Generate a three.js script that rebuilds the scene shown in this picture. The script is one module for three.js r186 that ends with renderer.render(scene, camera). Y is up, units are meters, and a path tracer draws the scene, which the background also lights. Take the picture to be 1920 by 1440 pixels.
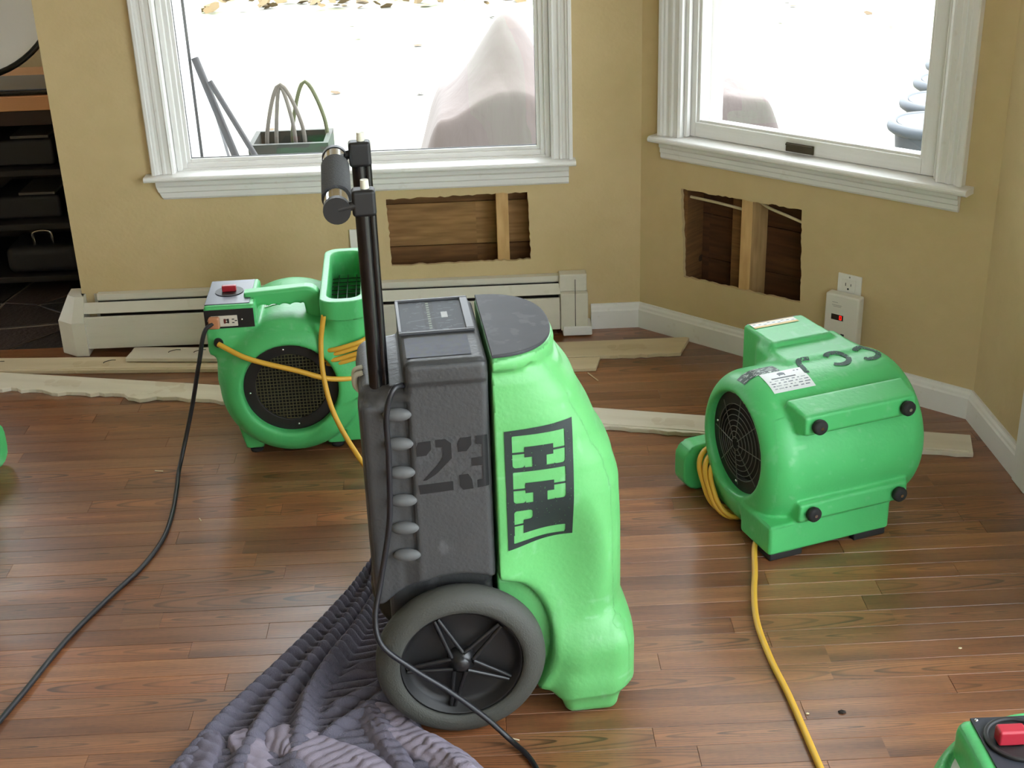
import * as THREE from 'three';
import { mergeGeometries } from 'three/addons/utils/BufferGeometryUtils.js';
import { RoundedBoxGeometry } from 'three/addons/geometries/RoundedBoxGeometry.js';

// ------------------------------------------------------------------ camera, sky, sun, exposure
const scene = new THREE.Scene();
const camera = new THREE.PerspectiveCamera(2 * Math.atan(720 / 2523.3) * 180 / Math.PI, 4 / 3, 0.05, 200);
camera.position.set(0, 1.62, 0);
camera.quaternion.setFromRotationMatrix(new THREE.Matrix4().makeBasis(
  new THREE.Vector3(0.99861, -0.03042, 0.03726), new THREE.Vector3(0.04308, 0.91033, -0.41161), new THREE.Vector3(-0.0214, 0.41264, 0.91064)));
scene.background = new THREE.Color(0.86, 0.94, 1.0);
scene.backgroundIntensity = 5;
const sun = new THREE.DirectionalLight(0xfff8ec, 3);
sun.position.set(2.5, 16, -12.5); sun.target.position.set(0, 0, -6); scene.add(sun, sun.target);
sun.castShadow = true; sun.shadow.mapSize.set(2048, 2048);
Object.assign(sun.shadow.camera, { left: -12, right: 12, top: 12, bottom: -12, near: 1, far: 40 });
const renderer = new THREE.WebGLRenderer({ antialias: true });
renderer.toneMapping = THREE.LinearToneMapping;
renderer.toneMappingExposure = 1.85;
renderer.shadowMap.enabled = true;

// ------------------------------------------------------------------ helpers
const V3 = (x, y, z) => new THREE.Vector3(x, y, z);
let seed = 12345;
const rnd = () => { seed = (seed * 1664525 + 1013904223) >>> 0; return seed / 4294967296; };
const rr = (a, b) => a + (b - a) * rnd();
const clamp = (x, a = 0, b = 1) => Math.min(b, Math.max(a, x));
const sstep = (a, b, x) => { const t = clamp((x - a) / (b - a)); return t * t * (3 - 2 * t); };
const mixn = (a, b, t) => a + (b - a) * t;
const hash = (x, y, z) => { let h = (x * 374761393 + y * 668265263 + z * 2147483647) | 0; h = Math.imul(h ^ (h >>> 13), 1274126177); h ^= h >>> 16; return (h >>> 0) / 4294967296; };
function noise(x, y, z = 0) {
  const ix = Math.floor(x), iy = Math.floor(y), iz = Math.floor(z); let fx = x - ix, fy = y - iy, fz = z - iz;
  fx = fx * fx * (3 - 2 * fx); fy = fy * fy * (3 - 2 * fy); fz = fz * fz * (3 - 2 * fz);
  const l = (k) => mixn(mixn(hash(ix, iy, iz + k), hash(ix + 1, iy, iz + k), fx), mixn(hash(ix, iy + 1, iz + k), hash(ix + 1, iy + 1, iz + k), fx), fy);
  return mixn(l(0), l(1), fz);
}
const fbm = (x, y, z = 0, o = 4) => { let s = 0, a = 0.5, n = 0; for (let i = 0; i < o; i++) { s += a * noise(x, y, z); n += a; x = x * 2.03 + 7.1; y = y * 2.03 + 3.7; z = z * 2.03 + 1.3; a *= 0.5; } return s / n; };

const used = {};
const numbered = (n) => { if (used[n] === undefined) { used[n] = 0; return n; } used[n]++; return n + '_' + String(used[n]).padStart(3, '0'); };
const shadowed = (m) => { m.castShadow = true; m.receiveShadow = true; return m; };
function thing(name, label, category, pos = [0, 0, 0], turn = 0, group) {
  const o = new THREE.Group(); o.name = numbered(name); o.position.set(...pos); o.rotation.y = turn; o.userData = { label, category };
  if (group) o.userData.group = group;
  scene.add(o); return o;
}
function part(name, geo, mat, parent, label) { const m = shadowed(new THREE.Mesh(geo, mat)); m.name = name; if (label) m.userData.label = label; parent.add(m); return m; }
function solo(name, geo, mat, label, category, group) { const m = shadowed(new THREE.Mesh(geo, mat)); m.name = numbered(name); m.userData = { label, category }; if (group) m.userData.group = group; scene.add(m); return m; }
function struct(name, geo, mat, label, category = 'structure') {
  const m = geo ? shadowed(new THREE.Mesh(geo, mat)) : new THREE.Group(); m.name = name; m.userData = { kind: 'structure', label, category }; scene.add(m); return m;
}
const box = (x0, x1, y0, y1, z0, z1) => { const g = new THREE.BoxGeometry(x1 - x0, y1 - y0, z1 - z0); g.translate((x0 + x1) / 2, (y0 + y1) / 2, (z0 + z1) / 2); return g; };
const rbox = (x0, x1, y0, y1, z0, z1, r = 0.004, s = 2) => { const g = new RoundedBoxGeometry(x1 - x0, y1 - y0, z1 - z0, s, Math.min(r, (x1 - x0) / 2.01, (y1 - y0) / 2.01, (z1 - z0) / 2.01)); g.translate((x0 + x1) / 2, (y0 + y1) / 2, (z0 + z1) / 2); return g; };
const cyl = (r0, r1, h, n = 24) => new THREE.CylinderGeometry(r1, r0, h, n);
const tube = (pts, r, seg = 80, rad = 8, closed = false) => new THREE.TubeGeometry(new THREE.CatmullRomCurve3(pts.map((p) => V3(...p)), closed, 'centripetal'), seg, r, rad, closed);
const bar = (a, b, r, n = 12) => { const A = V3(...a), B = V3(...b), d = B.clone().sub(A); const g = new THREE.CylinderGeometry(r, r, d.length(), n); g.applyQuaternion(new THREE.Quaternion().setFromUnitVectors(V3(0, 1, 0), d.clone().normalize())); g.translate(...A.add(B).multiplyScalar(0.5).toArray()); return g; };
const merge = (list) => mergeGeometries(list.map((g) => { const h = g.index ? g.toNonIndexed() : g; for (const k of Object.keys(h.attributes)) if (!['position', 'normal', 'uv'].includes(k)) h.deleteAttribute(k); return h; }));
// uv in metres from the largest component of the normal
function metreUV(g, s = 1) {
  const p = g.attributes.position, n = g.attributes.normal, uv = new Float32Array(p.count * 2);
  for (let i = 0; i < p.count; i++) {
    const ax = Math.abs(n.getX(i)), ay = Math.abs(n.getY(i)), az = Math.abs(n.getZ(i)); let u, v;
    if (ay >= ax && ay >= az) { u = p.getX(i); v = p.getZ(i); } else if (ax >= az) { u = p.getZ(i); v = p.getY(i); } else { u = p.getX(i); v = p.getY(i); }
    uv[2 * i] = u * s; uv[2 * i + 1] = v * s;
  }
  g.setAttribute('uv', new THREE.BufferAttribute(uv, 2)); return g;
}
// textures
function dataTex(w, h, fn, srgb = true) {
  const d = new Uint8Array(w * h * 4);
  for (let y = 0; y < h; y++) for (let x = 0; x < w; x++) { const c = fn(x, y); const i = (y * w + x) * 4; d[i] = clamp(c[0], 0, 255); d[i + 1] = clamp(c[1], 0, 255); d[i + 2] = clamp(c[2], 0, 255); d[i + 3] = c[3] === undefined ? 255 : clamp(c[3], 0, 255); }
  const t = new THREE.DataTexture(d, w, h); t.magFilter = THREE.LinearFilter; t.minFilter = THREE.LinearFilter; t.wrapS = t.wrapT = THREE.RepeatWrapping; if (srgb) t.colorSpace = THREE.SRGBColorSpace; t.needsUpdate = true; return t;
}
function canvasTex(w, h, draw) { const c = document.createElement('canvas'); c.width = w; c.height = h; draw(c.getContext('2d'), w, h); const t = new THREE.CanvasTexture(c); t.colorSpace = THREE.SRGBColorSpace; return t; }
const tilefbm = (x, y, W, f, o = 4) => { // periodic noise in x and y
  let s = 0, a = 0.5, n = 0; for (let k = 0; k < o; k++) { const F = f * (1 << k), X = x / W * F, Y = y / W * F, ix = Math.floor(X), iy = Math.floor(Y); let fx = X - ix, fy = Y - iy; fx = fx * fx * (3 - 2 * fx); fy = fy * fy * (3 - 2 * fy); const h = (i, j) => hash(((ix + i) % F + F) % F, ((iy + j) % F + F) % F, k + f); s += a * mixn(mixn(h(0, 0), h(1, 0), fx), mixn(h(0, 1), h(1, 1), fx), fy); n += a; a *= 0.5; } return s / n; };
const fineBump = dataTex(256, 256, (x, y) => { const v = tilefbm(x, y, 256, 24, 3) * 255; return [v, v, v]; }, false);
const rep = (t, u, v) => { const c = t.clone(); c.repeat.set(u, v); c.wrapS = c.wrapT = THREE.RepeatWrapping; c.needsUpdate = true; return c; };
const std = (color, roughness = 0.6, extra = {}) => new THREE.MeshStandardMaterial({ color, roughness, ...extra });
const phys = (o) => new THREE.MeshPhysicalMaterial(o);

// surface nets: a smooth mesh of the zero level of f
function sdfMesh(f, lo, hi, cell, paint) {
  const nx = Math.ceil((hi[0] - lo[0]) / cell) + 1, ny = Math.ceil((hi[1] - lo[1]) / cell) + 1, nz = Math.ceil((hi[2] - lo[2]) / cell) + 1;
  const F = new Float32Array(nx * ny * nz), id = (i, j, k) => i + nx * (j + ny * k);
  for (let k = 0; k < nz; k++) for (let j = 0; j < ny; j++) for (let i = 0; i < nx; i++) F[id(i, j, k)] = f(lo[0] + i * cell, lo[1] + j * cell, lo[2] + k * cell);
  const vid = new Int32Array(nx * ny * nz).fill(-1), pos = [], idx = [];
  const C = [[0, 0, 0], [1, 0, 0], [0, 1, 0], [1, 1, 0], [0, 0, 1], [1, 0, 1], [0, 1, 1], [1, 1, 1]], E = [[0, 1], [2, 3], [4, 5], [6, 7], [0, 2], [1, 3], [4, 6], [5, 7], [0, 4], [1, 5], [2, 6], [3, 7]];
  for (let k = 0; k < nz - 1; k++) for (let j = 0; j < ny - 1; j++) for (let i = 0; i < nx - 1; i++) {
    let m = 0; const v = C.map((c, q) => { const w = F[id(i + c[0], j + c[1], k + c[2])]; if (w < 0) m |= 1 << q; return w; });
    if (m === 0 || m === 255) continue;
    let x = 0, y = 0, z = 0, n = 0;
    for (const [a, b] of E) { if ((v[a] < 0) === (v[b] < 0)) continue; const t = v[a] / (v[a] - v[b]); x += C[a][0] + t * (C[b][0] - C[a][0]); y += C[a][1] + t * (C[b][1] - C[a][1]); z += C[a][2] + t * (C[b][2] - C[a][2]); n++; }
    vid[id(i, j, k)] = pos.length / 3; pos.push(lo[0] + (i + x / n) * cell, lo[1] + (j + y / n) * cell, lo[2] + (k + z / n) * cell);
  }
  const quad = (a, b, c, d, flip) => { if (a < 0 || b < 0 || c < 0 || d < 0) return; flip ? idx.push(a, c, b, a, d, c) : idx.push(a, b, c, a, c, d); };
  for (let k = 1; k < nz - 1; k++) for (let j = 1; j < ny - 1; j++) for (let i = 1; i < nx - 1; i++) {
    const s = F[id(i, j, k)] < 0;
    if (s !== F[id(i + 1, j, k)] < 0) quad(vid[id(i, j - 1, k - 1)], vid[id(i, j, k - 1)], vid[id(i, j, k)], vid[id(i, j - 1, k)], !s);
    if (s !== F[id(i, j + 1, k)] < 0) quad(vid[id(i - 1, j, k - 1)], vid[id(i - 1, j, k)], vid[id(i, j, k)], vid[id(i, j, k - 1)], !s);
    if (s !== F[id(i, j, k + 1)] < 0) quad(vid[id(i - 1, j - 1, k)], vid[id(i, j - 1, k)], vid[id(i, j, k)], vid[id(i - 1, j, k)], !s);
  }
  const nor = new Float32Array(pos.length), e = cell * 0.6;
  for (let i = 0; i < pos.length; i += 3) {
    const x = pos[i], y = pos[i + 1], z = pos[i + 2]; const a = f(x + e, y, z) - f(x - e, y, z), b = f(x, y + e, z) - f(x, y - e, z), c = f(x, y, z + e) - f(x, y, z - e), l = Math.hypot(a, b, c) || 1;
    nor[i] = a / l; nor[i + 1] = b / l; nor[i + 2] = c / l;
  }
  const g = new THREE.BufferGeometry(); g.setAttribute('position', new THREE.Float32BufferAttribute(pos, 3)); g.setAttribute('normal', new THREE.BufferAttribute(nor, 3)); g.setIndex(idx); metreUV(g);
  if (paint) { const col = new Float32Array(pos.length); for (let i = 0; i < pos.length; i += 3) { const c = paint(pos[i], pos[i + 1], pos[i + 2]); col[i] = c[0]; col[i + 1] = c[1]; col[i + 2] = c[2]; } g.setAttribute('color', new THREE.BufferAttribute(col, 3)); }
  return g;
}
const smin = (a, b, k) => { const h = clamp(0.5 + 0.5 * (b - a) / k); return mixn(b, a, h) - k * h * (1 - h); };
const smax = (a, b, k) => -smin(-a, -b, k);
const sRB = (x, y, z, cx, cy, cz, hx, hy, hz, r) => { const a = Math.abs(x - cx) - hx + r, b = Math.abs(y - cy) - hy + r, c = Math.abs(z - cz) - hz + r; return Math.hypot(Math.max(a, 0), Math.max(b, 0), Math.max(c, 0)) + Math.min(Math.max(a, b, c), 0) - r; };
// a printed patch that follows the surface of f, seen along D
function patch(f, o, U, Vv, D, nu, nv, off = 0.0012, reach = 0.2) {
  const pos = [], uv = [], idx = [], O = V3(...o), u_ = V3(...U), v_ = V3(...Vv), d_ = V3(...D).normalize();
  for (let j = 0; j <= nv; j++) for (let i = 0; i <= nu; i++) {
    const s = O.clone().addScaledVector(u_, i / nu).addScaledVector(v_, j / nv); let t = 0, hit = false;
    for (; t < reach; t += 0.0015) if (f(s.x + d_.x * t, s.y + d_.y * t, s.z + d_.z * t) < 0) { hit = true; break; }
    let a = Math.max(0, t - 0.0015), b = t; if (hit) for (let q = 0; q < 8; q++) { const m = (a + b) / 2; f(s.x + d_.x * m, s.y + d_.y * m, s.z + d_.z * m) < 0 ? b = m : a = m; }
    s.addScaledVector(d_, a - off); pos.push(s.x, s.y, s.z); uv.push(i / nu, j / nv);
  }
  for (let j = 0; j < nv; j++) for (let i = 0; i < nu; i++) { const a = j * (nu + 1) + i, b = a + 1, c = a + nu + 1, d = c + 1; idx.push(a, b, d, a, d, c); }
  const g = new THREE.BufferGeometry(); g.setAttribute('position', new THREE.Float32BufferAttribute(pos, 3)); g.setAttribute('uv', new THREE.Float32BufferAttribute(uv, 2)); g.setIndex(idx); g.computeVertexNormals(); return g;
}

// ------------------------------------------------------------------ materials
const wallBump = dataTex(512, 512, (x, y) => { const v = (0.6 * tilefbm(x, y, 512, 64, 2) + 0.4 * tilefbm(x, y, 512, 8, 3)) * 255; return [v, v, v]; }, false);
const wallTint = dataTex(512, 512, (x, y) => { const v = tilefbm(x, y, 512, 4, 5) - 0.5, w = tilefbm(x, y, 512, 32, 3) - 0.5; return [203 + v * 10 + w * 5, 181 + v * 10 + w * 5, 136 + v * 14 + w * 5]; });
const M = {};
M.wall = std(0xffffff, 0.72, { map: wallTint, bumpMap: rep(wallBump, 2, 2), bumpScale: 0.0007 });
M.ceil = std(0xdcd8ce, 0.9);
const trimTex = dataTex(512, 512, (x, y) => { const v = tilefbm(x, y, 512, 8, 3) - 0.5, sp = tilefbm(x, y, 512, 48, 2) > 0.8 ? 1 : 0; return [230 + v * 7 - sp * 5, 229 + v * 7 - sp * 6, 226 + v * 7 - sp * 8]; });
M.trim = std(0xffffff, 0.38, { map: trimTex });
M.sash = std(0xffffff, 0.35, { map: trimTex });
M.glass = phys({ color: 0xffffff, roughness: 0.0, transmission: 1, thickness: 0, ior: 1.5 });
const boardTex = dataTex(512, 512, (x, y) => { const v = tilefbm(x, y * 6, 512, 6, 4) - 0.5, d = tilefbm(x, y, 512, 12, 4), k = d > 0.68 ? 0.3 : 0; return [226 + v * 22 - k * 26, 217 + v * 24 - k * 34, 196 + v * 26 - k * 44]; });
M.looseA = std(0xffffff, 0.6, { map: boardTex }); M.looseB = std(0xf4f4f8, 0.55, { map: boardTex }); M.looseC = std(0xeee4d2, 0.7, { map: boardTex });
M.heater = std(0xeeeadd, 0.45, { map: trimTex }); M.heaterIn = std(0x2b2621, 0.7);
// wood of the cavity
const rawWood = dataTex(512, 256, (x, y) => { const g = fbm(x * 0.02, y * 0.22, 3, 4), l = Math.pow(fbm(x * 0.012, y * 0.5, 9, 3), 2), k = Math.hypot((x - 60) / 9, (y - 120) / 6) < 1 ? 0.5 : 1; return [(150 + 60 * g - 44 * l) * k, (118 + 50 * g - 40 * l) * k, (78 + 36 * g - 32 * l) * k]; });
const studTex = dataTex(128, 512, (x, y) => { const g = fbm(x * 0.2, y * 0.02, 5, 4) - 0.5, l = fbm(x * 0.5, y * 0.008, 11, 3) - 0.5; return [204 + 30 * g - 40 * l, 166 + 30 * g - 44 * l, 112 + 28 * g - 44 * l]; });
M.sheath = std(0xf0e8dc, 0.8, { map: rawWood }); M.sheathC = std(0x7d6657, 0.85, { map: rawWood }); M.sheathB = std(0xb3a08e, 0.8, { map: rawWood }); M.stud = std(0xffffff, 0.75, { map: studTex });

// ------------------------------------------------------------------ the room: geometry of its plan
const ZF = -3.986, XC = 0.508, A = 43.579 * Math.PI / 180, LR = 1.106, TH = 0.14, CEIL = 2.44;
const dR = V3(Math.cos(A), 0, Math.sin(A));
const CX = XC + LR * dR.x, CZ = ZF + LR * dR.z, XL = -1.237;
// frames: local x along the wall, y up, z into the room
const frame = (x, z, turn) => { const m = new THREE.Matrix4().makeRotationY(turn); m.setPosition(x, 0, z); return m; };
const FF = frame(0, ZF, 0), FR = frame(XC, ZF, -A), FT = frame(CX, CZ, -Math.PI / 2);
const inF = (m, g) => g.applyMatrix4(m);
function wallGeo(m, s0, s1, y0, y1, holes, zFront, depth) {
  const sh = new THREE.Shape([[s0, y0], [s1, y0], [s1, y1], [s0, y1]].map((p) => new THREE.Vector2(...p)));
  for (const h of holes) sh.holes.push(new THREE.Path(h.map((p) => new THREE.Vector2(...p))));
  const g = new THREE.ExtrudeGeometry(sh, { depth, bevelEnabled: false }); g.translate(0, 0, zFront - depth); return inF(m, g);
}
const rect = (a, b, c, d) => [[a, c], [a, d], [b, d], [b, c]];
function jag(x0, x1, y0, y1, tl, amp = 0.0025, step = 0.012) { // a hand cut opening
  const c = [[x0 + tl[0], y1 + tl[1]], [x1 + tl[2], y1 + tl[3]], [x1 + tl[4], y0 + tl[5]], [x0 + tl[6], y0 + tl[7]]], out = [];
  for (let k = 0; k < 4; k++) { const p = c[k], q = c[(k + 1) % 4], n = Math.round(Math.hypot(q[0] - p[0], q[1] - p[1]) / step); for (let i = 0; i < n; i++) { const t = i / n, w = i ? amp : 0; out.push([mixn(p[0], q[0], t) + rr(-w, w), mixn(p[1], q[1], t) + rr(-w, w)]); } }
  return out.reverse();
}
const WT = 1.95; // window heads
const hole1 = jag(-0.272, 0.163, 0.238, 0.451, [-0.001, -0.002, -0.003, 0.004, 0.003, 0, 0.004, -0.003]);
const hole2 = jag(0.157, 0.565, 0.203, 0.48, [-0.008, -0.004, -0.007, 0.004, 0.006, 0.005, 0.008, -0.002]);

// floor ---------------------------------------------------------------
const woodTex = [];
for (let k = 0; k < 6; k++) {
  const cat = k % 2 === 0, xc = [0.3, 0.9, 0.55, 0.7, 1.0, 0.2][k], yc = [0.028, 0.02, 0.036, 0.05, 0.024, 0.03][k];
  woodTex.push(dataTex(1024, 96, (px, py) => {
    const x = px / 1024 * 1.3, y = py / 96 * 0.0572, w = 0.010 * (fbm(x * 3, y * 30, k * 11, 3) - 0.5);
    let r = cat ? Math.sqrt(((y - yc + w) / 0.010) ** 2 + ((x - xc) / 0.16) ** 2 * 0.6) * 2.2 : (y + w * 1.4 + 0.006 * Math.sin(x * 3 + k)) * 260 + fbm(x * 4, y * 60, k, 2) * 1.5;
    const fr = r - Math.floor(r), ring = sstep(0.55, 0.95, fr) * (1 - sstep(0.95, 1, fr)) * (0.4 + 0.6 * noise(x * 6, r, k));
    const pore = sstep(0.62, 0.85, noise(x * 55, y * 2600, k + 20)) * 0.55, broad = fbm(x * 2.2, y * 45, k * 5 + 2, 4) - 0.5, patchy = fbm(x * 5, y * 20, k + 40, 3) - 0.5;
    const d = 1 - 0.40 * ring - 0.22 * pore + 0.5 * broad + 0.22 * patchy;
    return [170 * d, (116 + 14 * broad) * d, (79 + 9 * broad) * d];
  }));
}
const floorRough = dataTex(512, 512, (x, y) => { const v = 64 + 50 * tilefbm(x, y, 512, 6, 5); return [v, v, v]; }, false);
const plankMats = []; const tints = [[1, 1, 1], [0.78, 0.73, 0.72], [1.16, 1.1, 1.0], [0.9, 0.82, 0.79], [1.1, 0.98, 0.86]];
for (let k = 0; k < 6; k++) for (const t of [tints[k % 5], tints[(k + 2) % 5]]) plankMats.push(phys({ color: new THREE.Color().setRGB(0.7 * t[0], 0.7 * t[1], 0.7 * t[2]), roughness: 1.0, map: woodTex[k], roughnessMap: rep(floorRough, 1, 0.2), clearcoat: 0.55, clearcoatRoughness: 0.34 }));
const floor = struct('floor', null, null, 'brown stained oak strip floor running along the window wall', 'floor');
const PW = 0.0572, plankGeos = {};
function plankGeo(len, variant) {
  const key = len + ':' + variant; if (plankGeos[key]) return plankGeos[key];
  const c = 0.0007, h = 0.0012, L = len / 2, w = PW / 2, P = [[-L + c, 0, -w + c], [L - c, 0, -w + c], [L - c, 0, w - c], [-L + c, 0, w - c], [-L, -h, -w], [L, -h, -w], [L, -h, w], [-L, -h, w]];
  const q = [[3, 2, 1, 0], [0, 1, 5, 4], [1, 2, 6, 5], [2, 3, 7, 6], [3, 0, 4, 7]], pos = [], uv = [], u0 = variant * 0.37;
  for (const f of q) for (const i of [0, 1, 2, 0, 2, 3]) { const p = P[f[i]]; pos.push(...p); uv.push((p[0] + L) / 1.3 + u0, (p[2] + w) / PW * 0.98 + 0.01); }
  const g = new THREE.BufferGeometry(); g.setAttribute('position', new THREE.Float32BufferAttribute(pos, 3)); g.setAttribute('uv', new THREE.Float32BufferAttribute(uv, 2)); g.computeVertexNormals(); return plankGeos[key] = g;
}
const LENS = [0.42, 0.56, 0.7, 0.86, 1.04, 1.26]; let nPlank = 0; const farPlanks = [];
for (let r = 0; r < 97; r++) {
  const z = ZF + PW * (r + 0.5) - 0.02, near = z < -1.72, depth = -z;
  const xMaxWall = Math.min(CX, XC + (z - ZF) * dR.x / dR.z) + 0.07;
  const vis = depth * 0.40 + 0.12, x0 = near ? Math.max(-1.75, -vis - 0.25) : -4, xEnd = near ? Math.min(xMaxWall, vis + 0.15) : CX + 0.05;
  if (near) {
    let x = x0 - rr(0, 0.5);
    while (x < xEnd) {
      let len = LENS[Math.floor(rnd() * 6)], rest = xMaxWall - x; if (len > rest) len = Math.max(0.05, Math.round(rest * 100) / 100);
      const m = part('plank', plankGeo(len, Math.floor(rnd() * 3)), plankMats[Math.floor(rnd() * plankMats.length)], floor);
      m.position.set(x + len / 2, rr(-0.0003, 0.0003), z); nPlank++; x += len; if (x > xMaxWall - 0.04) break;
    }
    if (x0 > -4 + 0.1) farPlanks.push([-4, x0 - 0.5, z]);
    if (x < xMaxWall - 0.05) farPlanks.push([x, xMaxWall, z]);
  } else farPlanks.push([-4, CX + 0.05, z]);
}
{ const list = []; for (const [a, b, z] of farPlanks) { let x = a; while (x < b - 0.02) { const l = Math.min(LENS[Math.floor(rnd() * 6)], b - x); const g = plankGeo(Math.round(l * 100) / 100 || 0.01, 0).clone(); g.translate(x + l / 2, 0, z); list.push(g); x += l; } }
  const m = part('plank_field', mergeGeometries(list), plankMats[0], floor); m.userData.kind = 'stuff'; }
part('subfloor', mergeGeometries([box(-4, CX + 0.06, -0.06, -0.0013, CZ, 1.6), box(-4, XC + 0.02, -0.06, -0.0013, ZF - 0.02, CZ)]), std(0x3a2417, 0.9), floor);
console.log('planks', nPlank);
// dark stone floor of the room beyond
{ const g = struct('floor_stone', null, null, 'dark flagstone floor of the adjoining room', 'floor');
  part('mortar', box(-4, XL + 0.02, -0.06, -0.004, -5.6, ZF - 0.01), std(0x8d8174, 0.9), g);
  const mats = [0x2c2522, 0x332a26, 0x28221f, 0x3a2e29].map((c) => std(c, 0.55, { bumpMap: rep(fineBump, 4, 4), bumpScale: 0.002 }));
  const jx = (i, j) => -2.0 + i * 0.27 + (hash(i, j, 5) - 0.5) * 0.16 + (j % 2) * 0.1, jz = (i, j) => -4.9 + j * 0.23 + (hash(i, j, 8) - 0.5) * 0.12;
  for (let j = 0; j < 4; j++) for (let i = 0; i < 3; i++) {
    const c = [[jx(i, j), jz(i, j)], [jx(i + 1, j), jz(i + 1, j)], [jx(i + 1, j + 1), Math.min(ZF - 0.015, jz(i + 1, j + 1))], [jx(i, j + 1), Math.min(ZF - 0.015, jz(i, j + 1))]], mx = (c[0][0] + c[2][0]) / 2, mz = (c[0][1] + c[2][1]) / 2;
    const sh = new THREE.Shape(); const q = c.map((p) => [mixn(mx, p[0], 0.95), mixn(mz, p[1], 0.94)]);
    q.forEach((p, k) => { const n = q[(k + 1) % 4], e = [(p[0] + n[0]) / 2 + (hash(i, j, k) - 0.5) * 0.03, (p[1] + n[1]) / 2 + (hash(i, j, k + 9) - 0.5) * 0.03]; if (k === 0) sh.moveTo(p[0], -p[1]); sh.quadraticCurveTo(e[0], -e[1], n[0], -n[1]); });
    const s = new THREE.ExtrudeGeometry(sh, { depth: 0.006, bevelEnabled: true, bevelSize: 0.002, bevelThickness: 0.002, bevelSegments: 1, curveSegments: 3 }); s.rotateX(-Math.PI / 2); s.translate(0, -0.008, 0); part('flagstone', s, mats[(i + j * 2) % 4], g);
  }
}
// walls ---------------------------------------------------------------
const winL = [-0.897, 0.236, 0.545, WT], winR = [0.148, 0.944, 0.612, WT];
{ // far wall: plasterboard, studs, sheathing boards, siding
  const w = struct('wall_far', null, null, 'tan painted window wall with a rectangular hole cut under the window', 'wall');
  part('plasterboard', wallGeo(FF, XL, XC, 0, CEIL, [rect(...winL), hole1], 0, 0.0127), M.wall, w);
  part('siding', wallGeo(FF, XL - 0.02, XC + 0.07, -0.5, CEIL + 0.1, [rect(...winL)], -0.12, 0.02), std(0xdfe2e2, 0.7), w);
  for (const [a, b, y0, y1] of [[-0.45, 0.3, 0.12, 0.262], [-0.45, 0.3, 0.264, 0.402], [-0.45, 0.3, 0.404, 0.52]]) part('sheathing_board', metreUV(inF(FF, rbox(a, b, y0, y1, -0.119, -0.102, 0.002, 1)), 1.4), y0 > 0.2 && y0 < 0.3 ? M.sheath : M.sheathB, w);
  for (const s of [0.063, -0.345]) part('stud', metreUV(inF(FF, rbox(s, s + 0.038, 0.04, 0.53, -0.1015, -0.0135, 0.002, 1)), 2), M.stud, w);
  part('sill_plate', inF(FF, box(-1.2, 0.48, 0, 0.04, -0.1, -0.014)), M.stud, w); part('rough_sill', inF(FF, box(-0.9, 0.3, 0.5, 0.535, -0.1, -0.014)), M.stud, w);
}
{ const w = struct('wall_right', null, null, 'tan painted angled wall with a rectangular hole cut under the window', 'wall');
  part('plasterboard', wallGeo(FR, 0, LR, 0, CEIL, [rect(...winR), hole2], 0, 0.0127), M.wall, w);
  part('siding', wallGeo(FR, -0.07, LR + 0.07, -0.5, CEIL + 0.1, [rect(...winR)], -0.12, 0.02), std(0xdfe2e2, 0.7), w);
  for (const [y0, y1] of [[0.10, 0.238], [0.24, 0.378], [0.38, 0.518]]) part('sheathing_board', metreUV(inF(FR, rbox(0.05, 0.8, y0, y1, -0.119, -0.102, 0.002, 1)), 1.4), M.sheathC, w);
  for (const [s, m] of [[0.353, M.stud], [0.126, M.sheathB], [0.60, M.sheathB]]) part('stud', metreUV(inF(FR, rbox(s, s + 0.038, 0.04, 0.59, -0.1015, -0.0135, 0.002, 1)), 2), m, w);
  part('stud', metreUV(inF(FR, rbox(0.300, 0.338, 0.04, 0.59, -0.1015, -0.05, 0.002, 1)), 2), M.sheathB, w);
  part('sill_plate', inF(FR, box(0.03, 1.05, 0, 0.04, -0.1, -0.014)), M.stud, w); part('rough_sill', inF(FR, box(0.1, 1.0, 0.545, 0.59, -0.1, -0.014)), M.stud, w);
}
const nailM = std(0x33302c, 0.5, { metalness: 0.6 });
const wallMat = M.wall;
const plain = (name, m, s0, s1, holes, label, y1 = CEIL) => { const w = struct(name, wallGeo(m, s0, s1, -0.02, y1, holes, 0, TH), wallMat, label, 'wall'); return w; };
const DOOR1 = [0.42, 1.16, 0, 2.05], DOOR = [1.25, 4.3, 0.0, 2.3];
plain('wall_side', FT, 0, 4.75, [rect(DOOR1[0], DOOR1[1], -0.015, DOOR1[3]), rect(DOOR[0], DOOR[1], -0.015, DOOR[3])], 'tan wall on the right beside the door casing');
const ZB = 1.5, FB = frame(CX + TH, ZB, Math.PI), FLft = frame(-4, ZB + TH, Math.PI / 2), FW = frame(-4 - TH, -5.5, 0), FRet = frame(XL, ZF, -Math.PI / 2);
plain('wall_back', FB, 0, 5.6, [rect(0.25, 1.45, 0.9, 2.3)], 'tan wall behind the viewer');
plain('wall_left', FLft, 0, 7.3, [rect(5.85, 6.85, 0.75, 2.1)], 'tan wall at the far left of the room');
plain('wall_wing', FW, 0, 4 + TH + XL + 0.13, [rect(1.55, 2.1, 1.3, 2.1)], 'tan back wall of the adjoining room');
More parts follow.
